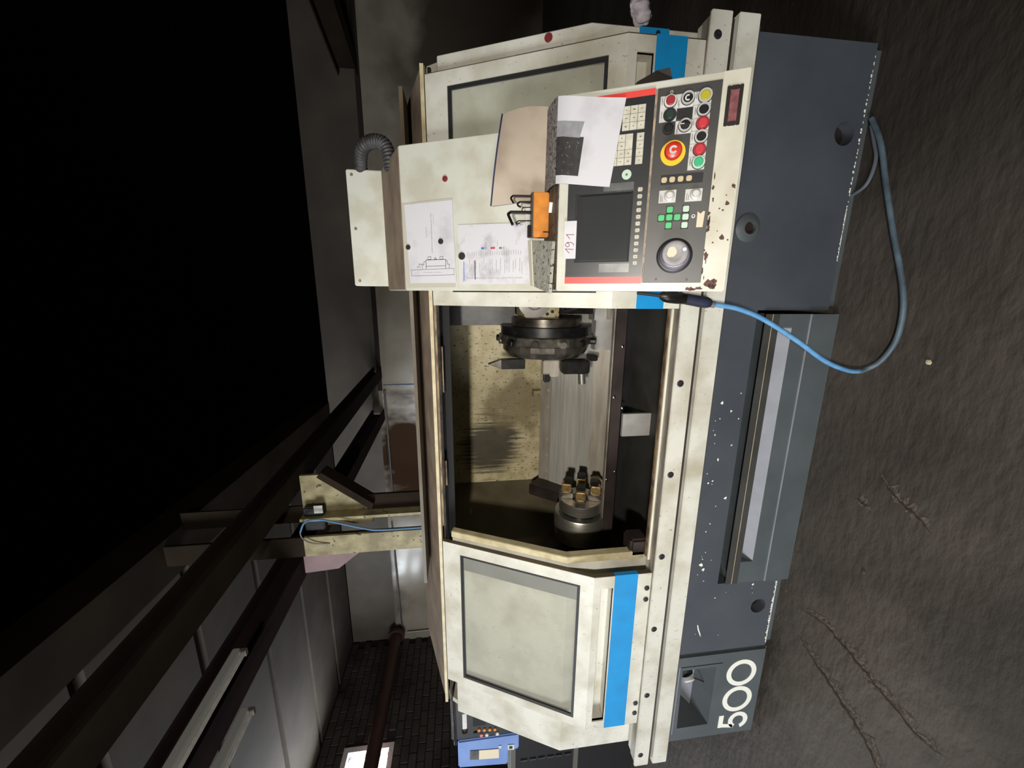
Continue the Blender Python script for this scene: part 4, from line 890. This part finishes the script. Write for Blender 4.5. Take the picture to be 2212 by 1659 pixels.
textcol(mb, 461, 385, 63.3, 2.0, 2.6); textcol(mb, 478, 462, 92, 8, 2.6); textcol(mb, 486, 470, 84, 8, 2.6)
mb.build('lettering', 'printgrey', t)['kind'] = 'stuff'
# sheet 2: tool table
t = thing('table_sheet', F2(120, 178, 2), 'white sheet with a dense grey table and small coloured marks above the ledge', 'paper')
sheet_obj('sheet', [(223, 314), (218, 44), (23, 41), (21, 312)], 'paper2', F2, 1.6, t)
mb = MB(F2)
for k in range(28):
    w = 286 - k * 7.8
    textcol2 = rnd.uniform(0, 1)
    if textcol2 < 0.12: continue
    textrow(mb, 55 + rnd.uniform(0, 22), 100 + rnd.uniform(-14, 10), w, 2.2, 2.2, 1.2)
for k in range(24): textrow(mb, 119, 131 + rnd.uniform(-3, 2), 278 - k * 8.6, 2.0, 2.2, 1.0)
for k in range(34): textrow(mb, 40, 43, 280 - k * 6.3, 3.0, 2.2, 0.6)
textrow(mb, 148, 162, 208, 1.6, 2.2); textrow(mb, 148, 166, 165, 1.6, 2.2); textrow(mb, 150, 164, 96, 1.6, 2.2); textrow(mb, 160, 166, 300, 1.4, 2.2)
mb.build('table_print', 'printgrey', t)['kind'] = 'stuff'
mb = MB(F2); poly(mb, [(101.5, 250.2), (38.4, 249.9)], 3.2, 2.3); mb.build('dark_bar', 'print', t)
mb = MB(F2); poly(mb, [(98, 293), (32, 294)], 2.6, 2.3); mb.build('blue_bar', 'printblue', t)
MB(F2).box(139, 145.5, 214, 225, 2.0, 2.3).box(139, 145.5, 206, 208.5, 2.0, 2.3).build('blue_mark', 'printblue', t)
MB(F2).box(139, 145.5, 173.5, 190, 2.0, 2.3).build('red_mark', 'printred', t)
MB(F2).box(138.5, 144.5, 148, 158.5, 2.0, 2.3).box(138.5, 144.5, 140.5, 143, 2.0, 2.3).build('green_mark', 'printgreen', t)
# magnets
for (u, w, r, m, h, lab) in ((375, 359, 9.5, 'magnet_red', 0.2, 'dark red round magnet on the bare cream plate of the control panel'),
                             (170, 382, 9.5, 'magnet_black', 2.9, 'black round magnet in the middle of the fixture drawing sheet'),
                             (154, 519, 9, 'magnet_black', 2.9, 'black round magnet on the top edge of the fixture drawing sheet'),
                             (118, 300, 12.5, 'magnet_black', 2.4, 'largest black round magnet, holding the table sheet')):
    tag(MB(F2).cyl((u, w, h), (0, 0, 1), r, 5, 28, 1.0).build('round_magnet', m, smooth=True, origin=F2(u, w, h)), lab, 'magnet', 'round magnets holding sheets' if m == 'magnet_black' else None)
# open manual: tan cover leaning on the plate, pages hanging over the ledge
t = thing('open_manual', (0.42, 1.25, 1.125), 'open tan manual on the ledge with a white page hanging over the keypad', 'manual')
mb = MB(); n = 12
TL, TR = Vector((0.278, 1.372, 1.292)), Vector((0.541, 1.357, 1.256)); BL, BR = Vector((0.292, 1.300, 1.127)), Vector((0.534, 1.272, 1.1245))
vs = []
for t_ in (0, 1):
    for i in range(n + 1):
        for j in range(n + 1):
            a = i / n; b = j / n
            p = (TL * (1 - a) + TR * a) * (1 - b) + (BL * (1 - a) + BR * a) * b
            p = p + Vector((0.012 * math.sin(PI * b) * a, 0.006 * math.sin(PI * b) + (0.003 if t_ else 0) - 0.022 * math.sin(PI * a) * (1 - b), 0.004 * math.sin(PI * a)))
            vs.append(tuple(p))
q = (n + 1) ** 2; fs = []
for i in range(n):
    for j in range(n):
        k = i * (n + 1) + j
        fs += [(k, k + 1, k + n + 2, k + n + 1), (q + k, q + k + n + 1, q + k + n + 2, q + k + 1)]
for i in range(n):
    for (a, b) in ((i, i + 1), (n * (n + 1) + i + 1, n * (n + 1) + i)): fs.append((a, b, q + b, q + a))
    for (a, b) in (((i + 1) * (n + 1), i * (n + 1)), (i * (n + 1) + n, (i + 1) * (n + 1) + n)): fs.append((a, b, q + b, q + a))
mb.add(vs, fs).build('cover', 'tan', t, smooth=True)
mb = MB(); pts = [tuple(Vector(vs[i * (n + 1)]) + Vector((0, 0.001, 0.001))) for i in range(n + 1)]
mb.tube(pts, 0.0028, 8).build('binding_edge', 'navy', t, smooth=True)
# page profile: along the ledge, over its edge, down the face
pageprof = [(1.318, 1.127), (1.27, 1.130), (1.22, 1.133), (1.175, 1.134), (1.148, 1.131), (1.130, 1.118), (1.118, 1.100), (1.106, 1.078), (1.094, 1.054), (1.081, 1.028), (1.066, 1.000)]
def page_x(s_):   # left and right edges along the profile
    return (0.303 - 0.030 * s_ ** 1.5, 0.530 - 0.055 * s_)
def page(i0, i1, name, m, dz=0.0, xa=None, xb=None, th=0.0018):
    mb = MB(); vs = []; fs = []; nx = 8; K = len(pageprof) - 1
    rows = list(range(i0, i1 + 1))
    for tt in (0, 1):
        for i in rows:
            s_ = i / K; l, r_ = page_x(s_)
            if xa is not None: l, r_ = l + (page_x(s_)[1] - page_x(s_)[0]) * xa, l + (page_x(s_)[1] - page_x(s_)[0]) * xb
            y, z = pageprof[i]
            j0 = pageprof[max(i - 1, 0)]; j1 = pageprof[min(i + 1, K)]
            tv = Vector((0, j1[0] - j0[0], j1[1] - j0[1])).normalized(); nv = Vector((0, tv.z, -tv.y)); 
            if nv.y > 0 or (abs(nv.y) < 0.3 and nv.z < 0): nv = -nv
            for k in range(nx + 1):
                a = k / nx; droop = 0.034 * (1 - a) * max(0, s_ - 0.5) * 0.0
                p = Vector((l + (r_ - l) * a, y, z)) + nv * (dz + (0 if tt else -th)) 
                # the right side hangs a little lower than the left
                if s_ > 0.5: p += Vector((0, -0.0165, -0.034)) * ((a - 0.2) * (s_ - 0.5) * 1.5)
                vs.append(tuple(p))
    q = len(rows) * (nx + 1)
    for i in range(len(rows) - 1):
        for k in range(nx):
            c = i * (nx + 1) + k
            fs += [(q + c, q + c + 1, q + c + nx + 2, q + c + nx + 1), (c, c + nx + 1, c + nx + 2, c + 1)]
    for i in range(len(rows) - 1):
        for kk in (0, nx):
            a = i * (nx + 1) + kk; b = (i + 1) * (nx + 1) + kk; fs.append((a, b, q + b, q + a))
    for k in range(nx):
        for ii in (0, len(rows) - 1):
            a = ii * (nx + 1) + k; fs.append((a, a + 1, q + a + 1, q + a))
    return mb.add(vs, fs).build(name, m, t, smooth=True)
page(0, 4, 'soiled_pages', 'speckled'); page(4, 10, 'page', 'paper')
page(4, 7, 'print_dark', 'printdark', 0.0012, 0.10, 0.545, 0.0004); page(4, 7, 'print_light', 'printlight', 0.0012, 0.545, 0.72, 0.0004)
# hex key block
t = thing('hex_key_block', (0.237, 1.3, 1.122), 'oily orange plastic hex key holder standing on the panel ledge', 'tool holder')
MB().box(0.171, 0.301, 1.262, 1.294, 1.1225, 1.171).build('body', 'orange', t, bevel=0.003)
MB().box(0.172, 0.300, 1.263, 1.293, 1.171, 1.176).build('top_face', 'orange_top', t)
MB().box(0.171, 0.208, 1.272, 1.292, 1.176, 1.186).build('clip', 'keysteel', t, bevel=0.002)
MB().box(0.196, 0.272, 1.318, 1.323, 1.1225, 1.187).build('back_card', 'white', t)
MB().box(0.1845, 0.1875, 1.256, 1.262, 1.124, 1.140).build('bottom_pin', 'keysteel', t)
for (x, y, zt, dx, dz, r, lab) in ((0.292, 1.280, 1.238, -0.022, -0.006, 0.0030, 'black hex key at the right end of the orange holder'),
                                   (0.276, 1.284, 1.217, -0.016, -0.007, 0.0028, 'second black hex key from the right in the orange holder, short'),
                                   (0.262, 1.288, 1.203, -0.014, -0.004, 0.0014, 'thinnest hex key in the middle of the orange holder'),
                                   (0.245, 1.280, 1.246, -0.038, -0.012, 0.0046, 'thickest and tallest black hex key in the orange holder'),
                                   (0.222, 1.286, 1.220, -0.008, -0.008, 0.0018, 'small hex key at the left end of the orange holder')):
    pts = smooth_path([(x, y, 1.1765), (x - 0.001, y, zt - 0.010), (x - 0.0015, y, zt - 0.006), (x - 0.006, y - 0.002, zt), (x - 0.012, y - 0.004, zt), (x + dx - 0.002, y - 0.012, zt + dz)], 5)
    tag(MB().tube(pts, r, 6).build('hex_key', 'keysteel', origin=(x, y, 1.177)), lab, 'hex key')
tag(MB().tube([(0.262, 1.211, 1.128), (0.236, 1.222, 1.128)], 0.0058, 10).build('chalk_stick', 'chalk', smooth=True, origin=(0.249, 1.216, 1.128)), 'short white chalk stick on the grimy ledge in front of the orange holder', 'chalk')
# speckled pad at the left end of the ledge
t = thing('note_pad', (0.09, 1.25, 1.125), 'speckled grey pad lying tilted over the left end of the ledge', 'pad')
A, B, C_, D_ = Vector((0.006, 1.186, 1.1235)), Vector((0.147, 1.158, 1.1235)), Vector((0.170, 1.340, 1.162)), Vector((0.026, 1.322, 1.154))
up = Vector((0, -0.2, 0.98)) * 0.010
A.x -= 0.006
MB().add([tuple(p) for p in (A, B, C_, D_)] + [tuple(p + up) for p in (A, B, C_, D_)], [(3, 2, 1, 0), (4, 5, 6, 7), (0, 1, 5, 4), (1, 2, 6, 5), (2, 3, 7, 6), (3, 0, 4, 7)]).build('pad', 'pad', t, bevel=0.0015)
E1 = D_ + up * 1.05; E2 = C_ + up * 1.05; E3 = C_.lerp(B, 0.16) + up * 1.06; E4 = D_.lerp(A, 0.16) + up * 1.06
MB().add([tuple(p) for p in (E1, E2, E3, E4)] + [tuple(p + up * 0.3) for p in (E1, E2, E3, E4)], [(3, 2, 1, 0), (4, 5, 6, 7), (0, 1, 5, 4), (1, 2, 6, 5), (2, 3, 7, 6), (3, 0, 4, 7)]).build('bound_edge', 'offwhite', t)
# handwritten card
t = thing('number_card', F1(138, 403, 8), 'small white card with 191 handwritten in red beside the screen', 'card')
MB(F1).box(88, 188, 386, 421, 8.4, 9.2).build('card', 'paper', t, bevel=0.0004, segs=1)
mb = MB(F1); h = 9.5
poly(mb, [(115, 417), (114.2, 412), (114, 406)], 1.1, h); poly(mb, [(115.3, 409.5), (108, 401), (101, 394)], 1.1, h); 
mb.v.clear(); mb.f.clear(); mb.mi.clear()
def stroke(pts): 
    sp = smooth_path([(p[0], p[1], 0) for p in pts], 5); poly(mb, [(p.x, p.y) for p in sp], 1.5, h)
stroke([(103, 404), (108, 409), (114.5, 415.5)]); stroke([(114.5, 415.5), (113.5, 405), (112.5, 393)])
stroke([(131, 411), (127, 415), (122, 414), (120, 409), (123, 405), (128, 406), (131.5, 411), (131.5, 402), (128, 394), (123, 392.5)])
stroke([(141, 404), (147, 409), (152.5, 414)]); stroke([(152.5, 414), (152, 404), (151.5, 393)])
mb.build('handwriting', 'penred', t)

# ================================================================== AIR GUN, HOSES, RAG
t = thing('air_gun', (-0.01, 1.14, 0.75), 'black air blow gun with taped handle hanging beside the panel corner', 'air gun')
MB().tube(smooth_path([(0.004, 1.15, 0.868), (0.0, 1.145, 0.83), (-0.005, 1.14, 0.79)], 4), [0.0055] * 8 + [0.0075], 10).build('nozzle', 'rubber', t, smooth=True)
MB().tube(smooth_path([(-0.005, 1.14, 0.80), (-0.006, 1.14, 0.78), (-0.010, 1.14, 0.75), (-0.014, 1.14, 0.715)], 3), [0.008, 0.011, 0.015, 0.018, 0.019, 0.019, 0.0185, 0.018, 0.017, 0.016], 12).build('body', 'blacksteel', t, smooth=True)
MB().tube(smooth_path([(-0.013, 1.14, 0.72), (-0.019, 1.14, 0.682), (-0.023, 1.14, 0.655), (-0.027, 1.14, 0.633)], 3), [0.0165, 0.017, 0.0172, 0.0172, 0.0178, 0.0182, 0.018, 0.017, 0.015, 0.012], 12).build('taped_handle', 'sleeve_dark', t, smooth=True)
MB().tube([(0.008, 1.135, 0.785), (-0.004, 1.13, 0.775)], 0.0035, 8).build('trigger', 'chrome', t, smooth=True)
MB().cyl((-0.028, 1.14, 0.634), (-0.15, 0, -1), 0.0115, 0.014, 12).build('hose_clamp', 'clear', t, smooth=True)
hp = [(-0.0295, 1.14, 0.622), (-0.034, 1.135, 0.590), (-0.045, 1.13, 0.535), (-0.075, 1.12, 0.459), (-0.140, 1.11, 0.342), (-0.207, 1.108, 0.230), (-0.240, 1.115, 0.138), (-0.250, 1.13, 0.070)]
hp2 = [(-0.250, 1.13, 0.070), (-0.243, 1.135, 0.032), (-0.212, 1.112, 0.013), (-0.147, 1.083, 0.012), (-0.075, 1.078, 0.012), (-0.002, 1.089, 0.012), (0.084, 1.117, 0.012), (0.201, 1.162, 0.012), (0.351, 1.215, 0.012), (0.49, 1.262, 0.012), (0.58, 1.31, 0.012)]
t = thing('air_hose', (-0.03, 1.14, 0.01), 'blue air hose drooping from the blow gun and curving over the floor', 'hose')
full = smooth_path(hp + hp2[1:], 7)
sp_i = len(smooth_path(hp, 7)) - 1
MB().tube(full[:sp_i + 1], 0.0078, 12).build('hanging_length', 'hose', t, smooth=True)
MB().tube(full[sp_i:], 0.0082, 12).build('floor_length', 'hose_dirty', t, smooth=True)
tag(MB().tube(smooth_path([(0.56, 1.31, 0.008), (0.50, 1.288, 0.008), (0.452, 1.272, 0.008), (0.40, 1.276, 0.008), (0.365, 1.295, 0.008), (0.345, 1.34, 0.008)], 6), 0.006, 8).build('floor_cable', 'greycable', smooth=True), 'short grey cable looping out from under the base beside the hose', 'cable')
bm = bmesh.new(); bmesh.ops.create_icosphere(bm, subdivisions=4, radius=1)
for v in bm.verts:
    p = v.co.copy(); k = 1 + 0.30 * noise.noise(p * 1.4 + Vector((3, 1, 0))) + 0.10 * math.sin(9 * math.atan2(p.y, p.x) + 2 * p.z)
    v.co = Vector((p.x * 0.036, p.y * 0.020, p.z * 0.030)) * k; v.co.x += 0.010 * max(0, p.z); v.co.z += 0.004 * p.x
me = bpy.data.meshes.new('rag'); bm.to_mesh(me); bm.free(); me.materials.append(M['rag'])
for p in me.polygons: p.use_smooth = True
o = bpy.data.objects.new('rag', me); COL.objects.link(o); o.location = (0.834, 1.345, 0.835); tag(o, 'crumpled pale rag stuffed at the right end of the lathe guard', 'rag')

# ================================================================== NEIGHBOURING CONSOLE AND CABINET on the left
t = thing('machine_console', (-2.8, 2.1, 0), 'black and pale blue console of the next machine behind the left end', 'console')
MB().box(-2.885, -2.46, 2.0, 2.35, 1.075, 1.525).build('black_face', 'console_black', t, bevel=0.006)
MB(lambda a, b, c: Vector((a, c, b))).prism_z([(-2.888, 1.485), (-3.118, 1.485), (-3.150, 1.150), (-3.018, 1.150), (-3.026, 1.076), (-2.888, 1.076)], 1.99, 2.34).build('blue_box', 'console_blue', t, bevel=0.008)
MB().tube([(-2.50, 1.975, 1.503), (-2.885, 1.975, 1.500)], 0.0075, 10).build('chrome_bar', 'chrome', t, smooth=True)
MB().box(-2.79, -2.665, 1.994, 2.0, 1.422, 1.450).build('white_tag', 'white', t)
MB().ring((-2.812, 1.992, 1.437), (0, 1, 0), 0.02, 0.012, 0.004, 20).build('key_ring', 'chrome', t)
MB().box(-2.78, -2.68, 1.994, 2.0, 1.30, 1.382).build('display', 'screen', t)
for z, x in ((1.343, -2.828), (1.308, -2.832), (1.272, -2.836), (1.238, -2.84)):
    MB().cyl((x + 0.012, 1.999, z), (0, -1, 0), 0.010, 0.01, 14, 0.002).build('orange_button', 'orangebtn', t, smooth=True)
for z, x, m in ((1.328, -2.862, 'pinkbtn'), (1.292, -2.865, 'white'), (1.222, -2.868, 'white'), (1.368, -2.84, 'rubber')):
    MB().cyl((x, 1.999, z), (0, -1, 0), 0.012, 0.01, 14, 0.002).build('round_button', m, t, smooth=True)
MB().add([(-2.974, 1.986, 1.405), (-3.052, 1.986, 1.408), (-3.06, 1.986, 1.347), (-2.98, 1.986, 1.345)], [(0, 1, 2, 3)]).build('grey_label', 'plategrey', t)
MB().add([(-2.980, 1.986, 1.345), (-3.06, 1.986, 1.347), (-3.073, 1.986, 1.212), (-2.992, 1.986, 1.212)], [(0, 1, 2, 3)]).build('paper_label', 'tape', t)
MB().add([(-2.968, 1.986, 1.152), (-3.012, 1.986, 1.152), (-3.018, 1.986, 1.108), (-2.972, 1.986, 1.108)], [(0, 1, 2, 3)]).build('white_label', 'white', t)
MB().add([(-2.980, 1.985, 1.142), (-3.003, 1.985, 1.142), (-3.006, 1.985, 1.120), (-2.983, 1.985, 1.120)], [(0, 1, 2, 3)]).build('green_mark', 'darkgreen', t)
MB().add([(-2.965, 1.986, 1.214), (-2.988, 1.986, 1.214), (-2.989, 1.986, 1.196), (-2.966, 1.986, 1.196)], [(0, 1, 2, 3)]).build('square_label', 'white', t)
MB().box(-2.70, -2.60, 2.12, 2.24, 0, 1.075).build('post', 'console_black', t)
t = thing('dark_cabinet', (-3.5, 2.4, 0), 'black cabinet with a grey rim at the lower left behind the lathe', 'cabinet')
MB().box(-4.2, -3.0, 2.42, 2.9, 0, 1.07).build('body', 'cab', t)
MB().box(-4.2, -3.0, 2.4, 2.42, 1.035, 1.075).box(-4.2, -3.0, 2.4, 2.42, 0.50, 0.54).build('rim', 'cabframe', t)
for k in range(6): MB().box(-3.80, -3.79, 2.405, 2.419, 0.56 + 0.075 * k, 0.615 + 0.075 * k).build('vent_slat', 'plategrey', t)
